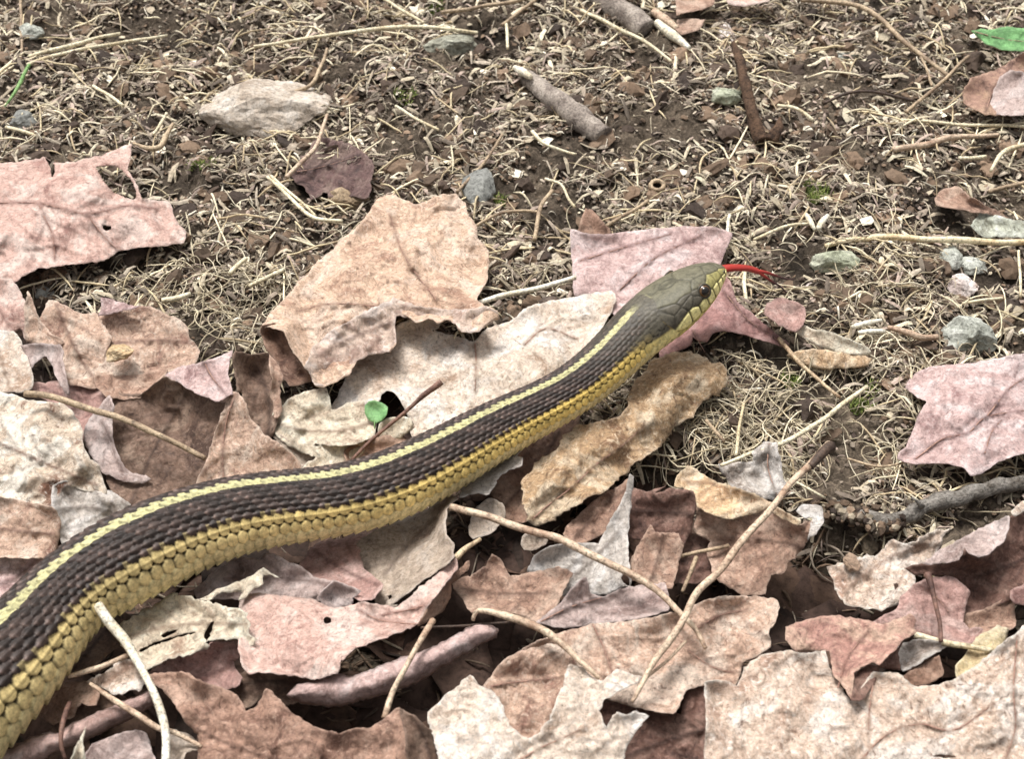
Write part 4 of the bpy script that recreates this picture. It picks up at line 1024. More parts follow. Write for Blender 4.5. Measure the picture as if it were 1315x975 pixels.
leaf('maple_leaf', 'largest pale leaf at the bottom right with a creased vein', MP, [PALEPK], [
  ('W9 90,680:1.5 130,672 180,675:1.5 215,690:1.4 240,620:1.5 310,570:1.5 410,555:1.4 470,570:1.3 550,555:1.2 580,640:1.2 650,750:1.2 690,700:1.3 740,640:1.3 830,640:1.4 890,690:1.3 960,690:1.3 1040,670:1.4 1120,620:1.5 1180,570:1.6 1280,490:1.8 1340,440:1.9 1520,420:1.6 1520,1130:.9 110,1130:1.2 95,850:1.4', dict(wr=.12, ctrl='W9 400,800:1.55 800,800:1.5 1260,750:1.65', veins=['W9 1290,490 1275,700 1282,850 1245,970', 'W9 680,990 760,900 850,850 930,838', 'W9 735,690 722,780 718,860', 'W9 930,838 1050,860 1200,760'], holes=['W9 965,960 1000,955 1060,965 1000,968']))])
leaf('maple_leaf', 'red tan leaf with a hooked maroon lobe lying over the largest pale leaf', MP, [leaf_mat((190, 146, 132), (212, 180, 158), (154, 110, 100), .6), MAROON], [
  ('W9 400,465:1.4 470,440:1.4 540,425 600,420:1.4 720,440:1.4 770,455:1.4 880,415:1.5 905,440:1.45 892,470:1.4 902,485:1.4 850,520:1.4 800,570 760,610:1.5 730,600:1.5 690,620 660,642:1.5 652,752:1.4 630,702:1.35 585,652:1.3 570,560:1.2 500,557:1.05 440,562:1.05 400,512:1.2', dict(wr=.09, veins=['W9 600,700 640,580 720,480'])),
  ('W9 655,748:1.4 665,650:1.45 722,608:1.45 762,622:1.4 742,680:1.38 692,742:1.38', dict(mi=1, wr=.03)),
  ('W9 758,612:1.35 852,522:1.3 832,560 842,632:1.2 755,622', dict(mi=1, wr=.04))])
leaf('leaf_scrap', 'small bluish white leaf scrap beneath the pale matchlike straw', MP, [GREY], [
  ('W9 828,545:.75 895,512:.85 1035,528:.85 960,572:.8 850,635:.75', dict(wr=.05))])
leaf('leaf_scrap', 'small brown leaf scrap below the bluish white scrap at right', MP, [BROWN], [
  ('W9 855,655:.75 990,572:.9 1003,640:.85 970,675:.8 890,695:.7', dict(wr=.04))])
leaf('leaf_scrap', 'yellowish cream scrap right of the pale matchlike straw', MP, [leaf_mat((214, 194, 152), (228, 214, 186), (180, 150, 112), .6)], [
  ('W9 1055,615:.75 1100,560:.85 1130,505:.9 1210,460:.9 1255,470:.9 1240,522:.8 1170,595:.85 1065,665:.7', dict(wr=.07))])
leaf('maple_leaf', 'pale frayed leaf half covered by soil below the dark grey stick', MP, [PALEPK], [
  ('V5 120,620:.4 170,620:.5 300,570:.55 430,550:.6 500,450:.7 560,470 620,478 700,420:.8 860,370:1.0 812,440:.85 802,500:.8 740,592:.75 620,640:.7 640,692:.65 600,762:.6 540,832:.55 440,862:.5 370,857:.5 230,832:.4 190,782:.4 168,700:.4', dict(wr=.14, wf=1.5, jag=1.6, holes=['V5 515,725 535,710 545,735 525,752']))])
leaf('maple_leaf', 'dark maroon leaf with a pale lilac rolled rim at the right edge', MP, [MAROON, LILAC, PALEPK], [
  ('V5 585,622:1.0 640,600:1.0 820,594:1.05 910,574:1.05 942,502:1.15 985,537:1.15 1040,562:1.15 1100,537:1.15 1187,462:1.2 1222,312:1.3 1315,272:1.3 1540,200:1.2 1540,740:.7 1315,760:.6 1240,800:.6 1100,860 960,900:.4 950,800:.4 980,750:.4 900,670:.6 780,662:.8 640,662:.9', dict(wr=.08, ctrl='V5 1100,700:.7 1300,500:.9')),
  ('V5 700,590:1.2 800,510:1.3 950,430:1.4 1100,350:1.5 1222,303:1.6 1217,370:1.5 1182,462:1.45 1100,532:1.4 1040,557:1.4 980,532:1.4 942,500:1.4 910,572:1.3 820,592:1.25 640,597:1.15', dict(mi=1, wr=.05)),
  ('V5 1235,275:1.65 1315,200:1.65 1430,170 1430,240:1.65 1315,272:1.6 1260,302', dict(mi=2, wr=.03))])
leaf('maple_leaf', 'pinkish leaf pinned by the short dark red stem at right', MP, [ROSE], [
  ('W9 735,455:.7 V5 540,870:.7 560,800:.75 620,740:.8 700,690:.9 800,675:.9 880,670 987,765:.85 962,830:.8 937,950:.7 W9 1100,478:.65 1150,472:.65 1120,518:.6 1000,515:.6 905,492:.6 885,440:.7', dict(wr=.07, veins=['V5 700,700 780,800 860,900']))])
leaf('leaf_scrap', 'brown lilac leaf piece under the dark maroon leaf at right', MP, [BRPK], [
  ('V5 950,920:.5 1050,900 1180,840:.55 1242,780:.55 1237,900:.4 W9 1275,455:.4 1150,495:.4 1090,475:.4', dict(wr=.07))])
leaf('leaf_scrap', 'dusky lilac leaf end at the right edge below the dark maroon leaf', MP, [ROSE], [
  ('V5 1240,762:.8 1315,720:.85 1500,690 1500,870 1315,845:.7 1248,832', dict(wr=.05))])
# top edge
leaf('curled_leaf', 'brown curled leaf at the right edge near the green blade', MP, [leaf_mat((176, 140, 122), (196, 162, 136), (128, 96, 86), .5), LILAC], [
  ('W3 1080,352:.7 1110,300:.9 1220,262:1.2 1315,200:1.5 1460,160:1.5 1460,440:.6 1315,442:.5 1260,442:.5 1165,440:.5 1085,397:.55', dict(wr=.06, ctrl='W3 1250,350:.8', veins=['W3 1165,435 1200,340 1240,290'])),
  ('W3 1225,292:1.0 1262,268:1.1 1315,280:1.1 1315,440:.75 1180,435:.7 1200,340:.85', dict(mi=1, wr=.04))])
leaf('torn_leaf', 'tan leaf scrap at the top edge right of the split grey bark stick', MP, [BRPK], [
  ('W3 -20,60:.5 0,48:.6 60,40 120,18:.7 140,-30 90,-40 -20,-20 ' , dict(wr=.05)),
  ('W3 -15,70:.5 90,75:.6 70,115 0,132:.4 -25,110', dict(wr=.05))])
leaf('leaf_scrap', 'pinkish leaf edge peeping in at the top of the picture', MP, [PINK], [
  ('W3 160,-40:.6 180,15:.6 250,22 340,0:.6 345,-60', dict(wr=.04))])
leaf('leaf_scrap', 'half buried grey pink leaf under the long pale stalk at right', MP, [BRPK], [
  ('V8 890,60:.5 930,10:.55 1000,0 1060,50:.5 1180,110:.5 1240,150:.4 1150,130 1020,110:.4 900,90', dict(wr=.08))])
leaf('leaf_scrap', 'pale grey green lichen scrap lying behind the long pale stalk', MP, [leaf_mat((196, 198, 180), (214, 216, 204), (160, 158, 140), .8)], [
  ('V8 1060,180:.35 1120,120:.45 1240,150:.45 1400,180:.45 1400,245 1240,240:.3 1120,240', dict(wr=.08, wf=2))])
# ------------------------------------------------------------------ stones: angular boulders of a few millimetres, sitting in the soil
def ico(sub=3):
    import bmesh
    bm = bmesh.new(); bmesh.ops.create_icosphere(bm, subdivisions=sub, radius=1)
    V = np.array([v.co[:] for v in bm.verts]); F = np.array([[v.index for v in f.verts] for f in bm.faces]); bm.free()
    return V, F
ICO4 = ico(4); ICO1 = ico(1); ICO2 = ico(2)
def stone(label, x, y, wpx, hpx, mat, rot=0., flat=.62, ang=.2, name='stone', cat='stone', sink=.6, zabs=None, cuts=20):
    _seed[0] += 1; sd = _seed[0]; r = np.random.default_rng(sd)
    V, F = ICO4
    V = V.copy()
    # facet planes cut the sphere into an angular block
    for k in range(cuts):
        d = r.normal(size=3); d /= np.linalg.norm(d); lim = r.uniform(.58, .86)
        over = np.clip(V @ d - lim, 0, None); V -= over[:, None] * d * .9
    nz = fbm(V[:, 0] * 1.7 + sd, V[:, 1] * 1.7 + V[:, 2] * 1.3, sd % 50, 4, .55)
    V *= (1 + ang * .6 * nz + .05 * perlin(V[:, 0] * 7 + V[:, 2] * 5, V[:, 1] * 7 - V[:, 2] * 4, sd % 40))[:, None]
    V /= np.abs(V).max(0)
    p = at(x, y, 0. if zabs is None else zabs); g = float(ground_z(p[0], p[1])) if zabs is None else zabs
    p = at(x, y, g + .12); s = ppc(p)
    a = wpx / 2 / s; c = a * flat
    e = math.asin(CAM[2] / np.linalg.norm(CAM - p))
    hh = hpx / 2 / s
    c = min(c, hh / math.cos(e) * .8)
    b = math.sqrt(max(hh * hh - (c * math.cos(e))**2, (.3 * hh)**2)) / math.sin(e)
    V = V * [a, b, c]
    ca, sa = math.cos(rot), math.sin(rot)
    V = np.column_stack([V[:, 0] * ca - V[:, 1] * sa, V[:, 0] * sa + V[:, 1] * ca, V[:, 2]])
    o = link(name, mesh_np(name, V, F, mats=[mat], smooth=False), loc=(p[0], p[1], g + c * (1 - (sink if zabs is None else .15))))
    tag(o, label, cat)
    return o
SGREY = stone_mat((172, 172, 164), (198, 198, 190), (126, 126, 120))
SBLUE = stone_mat((132, 132, 126), (160, 160, 154), (98, 98, 94))
SGREEN = stone_mat((182, 186, 160), (208, 208, 188), (140, 142, 116))
SPINK = stone_mat((224, 206, 198), (238, 228, 222), (180, 160, 150))
SBUFF = stone_mat((216, 184, 140), (228, 206, 170), (170, 140, 104))
SMINT = stone_mat((182, 184, 172), (216, 216, 206), (122, 122, 110))
stone('flat pale grey brown stone with a rough top above the maroon leaf', 341, 152, 170, 80, stone_mat((206, 190, 172), (226, 216, 204), (160, 142, 124)), flat=.36, ang=.16, sink=.3, cuts=6)
stone('dark blue grey oval stone above the big tan leaf', 614, 246, 46, 60, SBLUE, ang=.08, flat=.8)
stone('flat greenish grey stone under the long arched straw at the top', 580, 62, 74, 40, stone_mat((166, 164, 146), (186, 186, 170), (126, 122, 106)))
stone('yellowish green angular stone right of the red tongue', 1074, 340, 74, 40, SGREEN)
stone('blue grey stone right under the long pale stalk', 1222, 331, 36, 32, SMINT)
stone('small blue grey stone wedged above the whitish pink stone', 1250, 340, 36, 30, SMINT)
stone('whitish pink stone below two blue grey stones', 1237, 366, 42, 36, SPINK)
stone('largest grey green stone just above the pale pink leaf at right', 1240, 437, 74, 56, SMINT, ang=.2, flat=.7)
stone('round buff pebble lying in the tan leaf at left', 152, 456, 40, 30, SBUFF, zabs=.82, name='pebble', cat='pebble')
stone('grey pebble under the corner of the large pinkish leaf', 57, 376, 32, 24, SGREY, name='pebble', cat='pebble')
stone('square greenish stone right beside the rusty stub', 930, 124, 46, 24, SGREEN)
stone('small blue stone among litter right of the rusty stub top', 1086, 72, 40, 20, SMINT)
stone('pinkish stone at the top of the rusty stub', 932, 42, 30, 32, SPINK)
stone('pale bluish stone in the top left corner', 42, 42, 36, 24, SMINT)
stone('dark grey stone at the left edge above the large pinkish leaf', 30, 156, 44, 34, SBLUE)
stone('small cream chip like stone below the yellowish green stone', 1041, 368, 17, 15, SPINK, name='pebble', cat='pebble')
stone('tan soil lump beside the torn leaf below the bluish stone', 446, 262, 60, 38, stone_mat((170, 146, 116), (190, 168, 138), (120, 100, 78)), name='soil_clod', cat='clod', ang=.3)
stone('knobbly tan clod under the dark grey stick', 1114, 695, 26, 40, stone_mat((150, 134, 112), (174, 158, 134), (104, 90, 74)), name='soil_clod', cat='clod', ang=.3)
stone('brown clod on the pale frayed leaf', 1093, 722, 24, 26, stone_mat((156, 130, 108), (176, 152, 130), (108, 88, 72)), name='soil_clod', cat='clod', ang=.3, zabs=.62)
stone('small tan clod against the middle of the dark grey stick', 1168, 682, 22, 16, stone_mat((170, 152, 128), (190, 172, 148), (120, 104, 84)), name='soil_clod', cat='clod', ang=.3)
stone('tan clod touching the tan clod beside the stick', 1182, 676, 16, 14, stone_mat((176, 158, 134), (196, 178, 150), (124, 108, 88)), name='soil_clod', cat='clod', ang=.3)

# ------------------------------------------------------------------ sticks, stalks and straws
def st(name, label, cat, pts, r, mat, **k): return add_stick(name, pts, r, mat, label=label, cat=cat, **k)
st('leaf_stalk', 'chalk white leaf stalk leaning across the snake belly at left', 'leaf stalk', 'V6 548,28:1.75 620,125:1.6 700,222:1.45 770,340:1.4 822,422:1.6 870,530:1.62 912,670:1.5 937,800:1.4 932,990:1.3', [6.6, 6.8, 5, 5, 5.6, 5.4], WHITE)
st('leaf_stalk', 'thin brown stalk lying left of the chalk white stalk', 'leaf stalk', 'V6 385,435:.9 540,382:.95 640,345:1.0 715,312:1.1', [3, 3.6, 3.4], STALK)
st('leaf_stalk', 'brown stalk crossing behind the foot of the chalk white stalk', 'leaf stalk', 'V6 510,480:1.0 640,570:1.1 760,640:1.15 890,722:1.1 970,745:1.1 1060,790:1.0 1135,832:1.0', [2.4, 4, 4, 2.4], STALK)
st('leaf_stalk', 'thin lilac stalk hanging over the rolled pinkish tube', 'leaf stalk', 'V6 392,585:.95 372,650:1.15 350,740:1.2 345,820:1.1 368,900:.9', [3.4, 3.4, 2.4], REDST)
st('straw', 'long dry straw running across the leaves at the left edge', 'straw', 'W4 95,540:1.45 180,550:1.45 330,592:1.4 480,642:1.4 620,705:1.25 720,755:1.0 790,788:.9', [4.2, 4.4, 4, 3.4], STRAWB)
st('leaf_stalk', 'thick tan stalk curving down from the snake belly to the dusky pink leaf', 'leaf stalk', 'V3 85,482:1.3 250,530:1.4 400,582:1.45 560,632:1.55 700,672:1.65 850,752:1.7 980,812:1.7 1080,852:1.65 1180,912:1.55 P 850,765:1.45 872,786:1.4 892,806:1.35 906,833:1.25', [4.6, 5, 5, 4.6, 3], STALK)
st('leaf_stalk', 'tan stalk arching onto the dusky pink leaf', 'leaf stalk', 'W8 500,440:1.35 512,410:1.5 545,403:1.6 640,430:1.65 760,477:1.65 850,537:1.6 920,602:1.55 985,662:1.4', [2.5, 5, 5, 4.4, 2.6], STALK)
st('leaf_stalk', 'tan petiole propped against the rolled lilac tube', 'leaf stalk', 'W8 345,435:1.4 300,512:1.6 240,622:1.6 185,722:1.4 160,815:1.3', [4.6, 3.6, 3.6, 4.4], STALK)
st('stem', 'hair thin dark stem under the arching tan stalk', 'stem', 'W8 300,468:1.2 400,464:1.25 480,458:1.3 640,446:1.3', 1.6, DARKST)
st('leaf_stalk', 'long slanting stalk with a dark club end above the dusky pink leaf', 'leaf stalk', 'V4 985,140:1.55 960,165:1.6 880,252:1.65 760,372:1.75 620,542:1.85 480,702:1.85 360,852:1.85 250,964:1.85 W8 1310,438:1.8 1210,580:1.75 1150,680:1.7 1110,752:1.6', [7, 4.2, 4.2, 5, 4.6, 4.6, 2.5], STALK)
st('club_end', 'dark brown end bud of a stalk above the silver crumpled leaf', 'stem', 'V4 1000,150:1.62 975,160:1.66 930,205:1.70 880,258:1.70', [7.5, 6.5, 4.8], DARKST)
st('leaf_stalk', 'thin second stalk beside the lower end of the long slanting stalk', 'leaf stalk', 'W8 1318,520:1.5 1240,600:1.5 1160,670:1.5 1120,740:1.45', [2, 2.4, 1.5], STALK)
st('stem', 'dark red twig poking up from the snake toward the bleached leaf', 'twig', 'V2 665,925:.7 800,790:1.0 980,640:1.4 1060,570:1.6 1130,520:1.8 1172,488:1.9', [2.2, 2.5, 2.5, 4.4], REDST)
st('straw', 'thin pale straw lying in front of the silver crumpled leaf', 'straw', 'V4 375,252:.9 560,182:.95 700,140:.9 920,15:.6 P 1080,520:.5 1113,497:.4', [2.2, 3.2, 3.4, 2.6], STRAW)
st('straw', 'short yellow straw right of the long slanting stalk', 'straw', 'V4 800,350:.6 880,390:.6 965,437:.5', [1.8, 1.6], STRAW)
st('straw', 'thin grey straw in the hollow under the bent tan leaf', 'straw', 'V4 125,775:.5 260,735:.55 420,700:.55', 2.6, STRAWB)
st('straw', 'thin grey straw dropping from the hollow toward the dusky pink leaf', 'straw', 'V4 238,770:.6 200,860:.6 158,970:.55', [3, 2.4], STRAWB)
st('stick', 'dark grey stick lying at the right edge, its left half earthy', 'stick', 'V5 95,268:.2 180,262:.26 270,300:.3 350,308:.3 440,342:.35 500,332:.38 560,306:.42 620,284:.45 690,240:.45 760,224:.5 830,196:.5 910,192:.5 980,158:.5 1060,150:.5 1150,116:.5 1230,112:.5 1315,90:.5 1520,60:.5', [6, 10, 8, 11, 13, 9, 11, 9, 12.5, 10, 11.5, 9.5, 12, 10, 11, 10.5, 11], GREYST, knots=.7, bumps=.4)
st('straw', 'pale matchlike straw lying under the short dark red stem', 'straw', 'W9 895,497:1.0 1000,518:1.05 1100,535:1.05 1192,557:1.0', [4.2, 4, 3.4], STRAW)
st('stem', 'short dark red stem with a pale knob standing on the pinkish leaf', 'stem', 'W9 942,262:1.6 955,300:1.55 975,390:1.4 990,450:1.3 996,522:1.2', [5, 3, 2.8, 2.8], REDST)
st('stick', 'grey bark stick with a pale broken end lying on the soil', 'stick', 'W2 700,292:.12 760,340:.2 850,410:.22 930,470:.22 1000,528:.15', [10, 13, 16, 14.5], BARK, knots=.1, bumps=.22)
st('wood_splinter', 'white wood splinter at the upper end of the grey bark stick', 'splinter', 'W2 660,255:.45 690,275:.5 725,300:.5', [3, 6, 3], WHITE)
st('stick', 'grey bark stick cut by the top edge', 'stick', 'W2 930,-60:.3 1010,0:.35 1080,55:.35 1170,120:.3', [15, 16, 16], BARK, knots=.1, bumps=.22)
st('wood_splinter', 'white split wood beside the bark stick at the top edge', 'splinter', 'W2 1205,85:.5 1250,120:.5 1330,185:.4', [5, 7, 3], WHITE)
st('wood_splinter', 'tan split wood piece between bark stick and white split wood', 'splinter', 'W2 1195,40:.4 1240,75:.45 1285,110:.4', [5, 7, 4], STALK)
st('stub', 'rusty brown broken stub standing in the soil', 'stub', 'W3 200,165:1.1 222,230:1.0 240,310:.85 262,400:.6 285,480:.35 310,540:.1', [3.5, 6, 5.5, 7, 6.5, 10], RUST, bumps=.5, knots=.3)
st('stub', 'short dark side stump at the foot of the rusty stub', 'stub', 'W3 378,450:.4 368,500:.22 340,545:.0', [2, 6, 10], RUST, bumps=.5, knots=.3)
st('stalk', 'long pale stalk with a frayed orange left end above the stones', 'stalk', 'V8 370,285:.3 480,255:.4 560,248:.45 640,238:.45 900,248:.5 1315,264:.5 1560,272:.5', [3, 4, 4.2, 4, 4], stem_mat('stalk_pale', (240, 226, 190), (206, 176, 130), 1.0))
st('straw', 'white straw running into the dark gap right of the big tan leaf', 'straw', 'W5 470,205:.75 560,180:.7 640,160:.65 760,130:.6 895,95:.6', [3, 3.6, 3.6, 3], WHITE)
S_ = 'straw'
for lab, pts, r, mt in [
  ('long straight straw in the top left corner', 'P 37,73:.4 90,58:.45 154,43:.4', [2.6, 2.8, 2], STRAW),
  ('jointed straw just below the straight one in the top left corner', 'P 12,93:.35 67,72:.4 134,57:.4 215,45:.4', [2.4, 2.6, 1.6], STRAW),
  ('thin upright straw at the left of the top edge', 'P 27,-8:.4 27,30:.4 28,66:.35', 1.8, STRAWB),
  ('short straw below the crossed straws at upper left', 'P 120,110:.35 140,122:.4 159,135:.35', 2.2, STRAW),
  ('long arched straw over the greenish flat stone', 'P 326,60:.4 380,52:.45 440,43:.5 500,34:.5 560,36:.5 614,42:.4', [2, 2.4, 2.8, 2], STRAW),
  ('straw slanting up to the top edge above the arched straw', 'P 566,16:.4 620,8:.45 690,-6:.4', 2.4, STRAWB),
  ('thin straw at the top edge left of the greenish flat stone', 'P 488,-4:.4 520,14:.4 545,29:.35', 2, STRAW),
  ('brown straw at the top edge near the bark stick', 'P 644,32:.35 665,16:.4 694,-5:.4', 2.4, STRAWB),
  ('yellow jointed straw beside the bark stick at the top', 'P 746,12:.4 790,34:.45 830,54:.4 862,80:.35', [2.4, 2.6, 1.8], STRAW),
  ('short upright pale straw left of the grey bark stick', 'P 650,30:.5 652,46:.4 652,62:.35', 2, STRAW),
  ('pale straw lying alone above the blue grey oval stone', 'P 508,137:.35 535,152:.4 563,166:.35', 2, STRAW),
  ('yellow kinked straw under the grey bark stick', 'P 684,168:.4 700,184:.4 725,194:.35 740,198:.35', [2.8, 2.2, 1.6], STRAW),
  ('long dull straw leaning on the blue grey oval stone', 'P 645,173:.55 620,210:.5 587,246:.4', [1.8, 2.2], STRAWB),
  ('bent straw below the blue grey oval stone', 'P 607,292:.4 640,274:.45 670,270:.4 694,272:.35', 2, STRAWB),
  ('thin looping straw above the smooth pink leaf', 'P 700,229:.35 721,237:.4 730,255:.4 738,266:.35', 1.8, STRAW),
  ('grey curved stem standing left of the smooth pink leaf', 'P 710,245:.5 696,262:.45 690,285:.35 686,309:.3', [2.6, 3, 2.6], STRAWB),
  ('dull straw reaching the small brown leaf tip', 'P 832,257:.4 805,275:.45 778,290:.5', 2.4, STRAWB),
  ('long brown curved stem in the top right', 'P 1028,0:.4 1090,4:.5 1130,24:.55 1166,57:.5 1196,80:.45 1220,98:.4', [2.8, 3.2, 3, 2.6], STRAWB),
  ('grey stem crossing below the long brown curved stem', 'P 1244,72:.4 1205,108:.45 1163,144:.4', [2, 2.4], STRAWB),
  ('dark arched rootlet right of the rusty stub', 'P 1058,132:.35 1092,119:.5 1136,120:.5 1173,129:.35', 2.0, DARKST),
  ('long pale straw left of the brown curled leaf', 'P 1158,154:.4 1200,157:.4 1253,161:.4 1330,163:.4', 2.2, STRAW),
  ('thick tan twig under the long pale straw at right', 'P 1147,192:.4 1190,186:.45 1223,176:.5 1283,173:.45', [4, 4.4, 3.6, 2.6], STALK),
  ('pale curved straw right beside the rusty stub', 'P 998,135:.4 1022,139:.45 1044,155:.4', 2.2, STRAW),
  ('thin straw hanging from the long brown curved stem', 'P 1179,66:.45 1190,88:.4 1197,110:.35', 1.6, STRAWB),
  ('brown stalk lying across the torn maroon leaf', 'P 420,146:.7 405,187:.7 368,229:.5', [2.2, 2.6, 3], STALK),
  ('bent grey twig rising beside the flat pale stone', 'P 420,62:.7 412,86:.6 398,110:.5 371,121:.4', [2, 2.6, 2.8], STRAWB),
  ('pale double straw above the big tan leaf', 'P 343,228:.4 372,254:.45 402,279:.45 440,285:.4', [2, 2.6, 2.4], STRAW),
  ('pale straw meeting the end of the pale double straw', 'P 348,226:.45 378,252:.5 405,277:.4', 1.8, STRAW),
  ('pale straw pointing to the left edge of the big tan leaf', 'P 320,368:.4 345,355:.45 365,345:.4', 2.8, STRAW),
  ('short thick straw above the big tan leaf at left', 'P 295,352:.4 305,342:.45 316,333:.4', 3, STRAW),
  ('yellow chip like straw behind the greyish tan leaf', 'P 208,387:.45 226,384:.5 244,378:.45', [3.6, 4, 3], STRAW),
  ('yellow straw standing left of the silver crumpled leaf', 'P 955,519:.5 950,550:.5 945,586:.4', [1.8, 2.4], STRAW),
  ('dull straw lying between buff rolled leaf and yellow straw', 'P 930,568:.4 920,555:.45 908,540:.4', 2.4, STRAWB),
  ('upright thin straw under the long pale stalk at right', 'P 1308,322:.6 1310,350:.5 1311,382:.35', 1.8, STRAW),
  ('straw below the whitish pink stone', 'P 1236,390:.4 1260,386:.45 1287,383:.4', 1.8, STRAW),
  ('white straw crossing just behind the red tongue', 'P 957,344:.5 957,365:.5 959,392:.4', [2.4, 2.8, 2.2], STRAW),
  ('white straw standing at the snout of the snake', 'P 937,276:.6 935,290:.55 934,310:.4', 2.2, WHITE),
  ('pale straw pair end above the red tongue', 'P 968,308:.4 1010,291:.45 1042,287:.4', [2, 2.4, 1.6], STRAW),
  ('fan of split straw at the right edge', 'P 1272,220:.4 1285,200:.45 1300,190:.5 1325,183:.4', [2, 3.4, 2.6], STRAW),
  ('tan straw below the split fan at the right edge', 'P 1270,246:.35 1290,240:.4 1325,233:.4', 2.6, STRAWB),
  ('short pale stub of straw left of the split fan', 'P 1231,202:.4 1248,202:.4 1266,201:.35', 2.6, STRAW),
  ('hooked shred of straw above the large pinkish leaf', 'P 222,158:.5 214,172:.5 205,188:.45 190,190:.4 172,184:.35', [2, 3.6, 3.6, 1.6], STRAWB),
  ('short straw leaning over the hooked shred', 'P 214,145:.5 206,158:.45 197,172:.4', 2, STRAW),
  ('straw lying at the left edge above the large pinkish leaf', 'P 8,163:.4 30,170:.45 58,178:.4', 2.4, STRAW),
  ('white split chip left of the largest grey green stone', 'P 1094,420:.45 1112,415:.5 1131,412:.45', [3, 4, 2.6], WHITE),
  ('second white split chip below the first one', 'P 1102,428:.45 1118,426:.5 1136,425:.45', [3, 3.4, 2.6], WHITE),
  ('tan twig piece touching the largest grey green stone', 'P 1140,420:.4 1165,428:.45 1182,433:.4 1204,432:.35', [3, 4.6, 4.4, 4], STALK),
  ('white crooked chip below the moss tuft', 'P 1035,276:.4 1040,285:.45 1046,296:.4', [3, 4, 2], WHITE),
  ('white forked chip right of the crooked chip', 'P 1063,276:.4 1055,284:.45 1050,294:.4', [3, 4.6, 3], WHITE),
  ('thin brown straw in front of the pale frayed leaf', 'P 1088,590:.4 1130,600:.45 1180,590:.4', 1.6, STRAWB)]:
    st('straw', lab, 'straw', pts, r, mt)

st('twig', 'short broken side twig rising from the dark grey stick', 'twig', 'V5 690,245:.6 650,205:.8 625,190:.85', [4, 2.6, 1.6], GREYST)
# hollow stem end in the soil
q = at(844, 238, .18)
aa = np.linspace(0, 2 * math.pi, 25)
ring = q + np.stack([.19 * np.cos(aa), .16 * np.sin(aa), .05 * np.sin(aa)], -1)
V_, F_, _ = tubes(ring[None], np.full((1, 25), .065), np.full((1, 25), .065), 8)
hsr = link('hollow_stem', mesh_np('hollow_stem', V_ - q, F_, mats=[STRAWB]), loc=q)
tag(hsr, 'short hollow stem end with a dark round hole in the soil', 'stem')
V_, F_, _ = tubes((np.stack([q + [0, 0, -.25], q + [0, 0, -.02]])[None]), np.array([[.15, .18]]), np.array([[.15, .16]]), 12)
hd = new_mat('hole_dark'); hd[2].inputs['Base Color'].default_value = (.012, .009, .008, 1)
link('bore', mesh_np('bore', V_ - q, F_, mats=[hd[0]]), hsr)

# green sprout: one round leaf on a thin stem
gm = leaf_mat((134, 190, 122), (156, 206, 142), (112, 164, 102), .25, .1)
sp = leaf('green_sprout', 'tiny bright green round sprout leaf in the dark gap of the bleached leaf', 'sprout', [gm], [
  ('V2 748,622:.62 765,604 790,600:.66 830,612 858,628:.68 850,665 832,690:.62 800,705:.55 770,690 752,662:.58', dict(wr=.015, jag=.15))])
add_stick('stem', 'V2 795,700:.55 793,730:.48 794,755:.42', .8, GREEN, parent=sp, o0=np.array(sp.location))
gl = leaf('green_leaf', 'green leaf blade entering at the right edge near the top', 'green leaf', [gm], [
  ('W3 1112,118:.9 1150,110 1190,112:1.1 1250,100:1.2 1315,108:1.3 1460,110:1.3 1460,200:1.1 1315,196:1.1 1230,190:1.0 1165,165:.95', dict(wr=.05, jag=.4, veins=['W3 1125,120 1220,145 1315,158 1450,160']))])
st('grass_blade', 'single green grass blade at the left edge above the large pinkish leaf', 'grass blade', 'W1 20,410:.3 50,365:.5 80,310:.6 112,250:.5', [1.4, 2.6, 2], GREEN)

r_ = np.random.default_rng(9)
# ------------------------------------------------------------------ loose litter nobody could count
def scatter(n, seed, x0=-27, x1=27, y0=-9, y1=26, keep=None):
    r = np.random.default_rng(seed)
    m_ = n * 4
    x = r.uniform(x0, x1, m_); y = r.uniform(y0, y1, m_)
    k = np.ones(m_, bool)
    if keep is not None: k = keep(x, y, r)
    i = np.where(k)[0][:n]
    return x[i], y[i], r

def SOILK(x, y, r):
    patch = fbm(x * .33, y * .33, 61, 3)
    return (litter_mask(x, y) < .6) & (r.uniform(0, 1, len(x)) < np.clip(.70 + 1.2 * patch, .08, 1) * sstep(11, 0, np.abs(x) - 12 - .36 * (y + 6)))
def pal(r, n, cols, k=1.06):
    c = np.array([lin(c_, k) for c_ in cols]); i = r.integers(0, len(cols), n)
    c = c[i] * r.uniform(.66, 1.15, (n, 1))
    return c * .9 + c.mean(1, keepdims=True) * .1 * np.array([1.02, .99, .96])
BITM = vcol_mat('litter_bits', .8, .2, 10., .55, 1.25, .5, .03)
LIT = [(212, 200, 172), (188, 174, 148), (164, 150, 128), (142, 128, 112), (230, 220, 198), (122, 110, 96), (182, 168, 148), (108, 96, 84), (168, 148, 134)]
DARKL = [(92, 76, 62), (78, 64, 54), (110, 90, 72), (66, 55, 48), (128, 106, 86)]

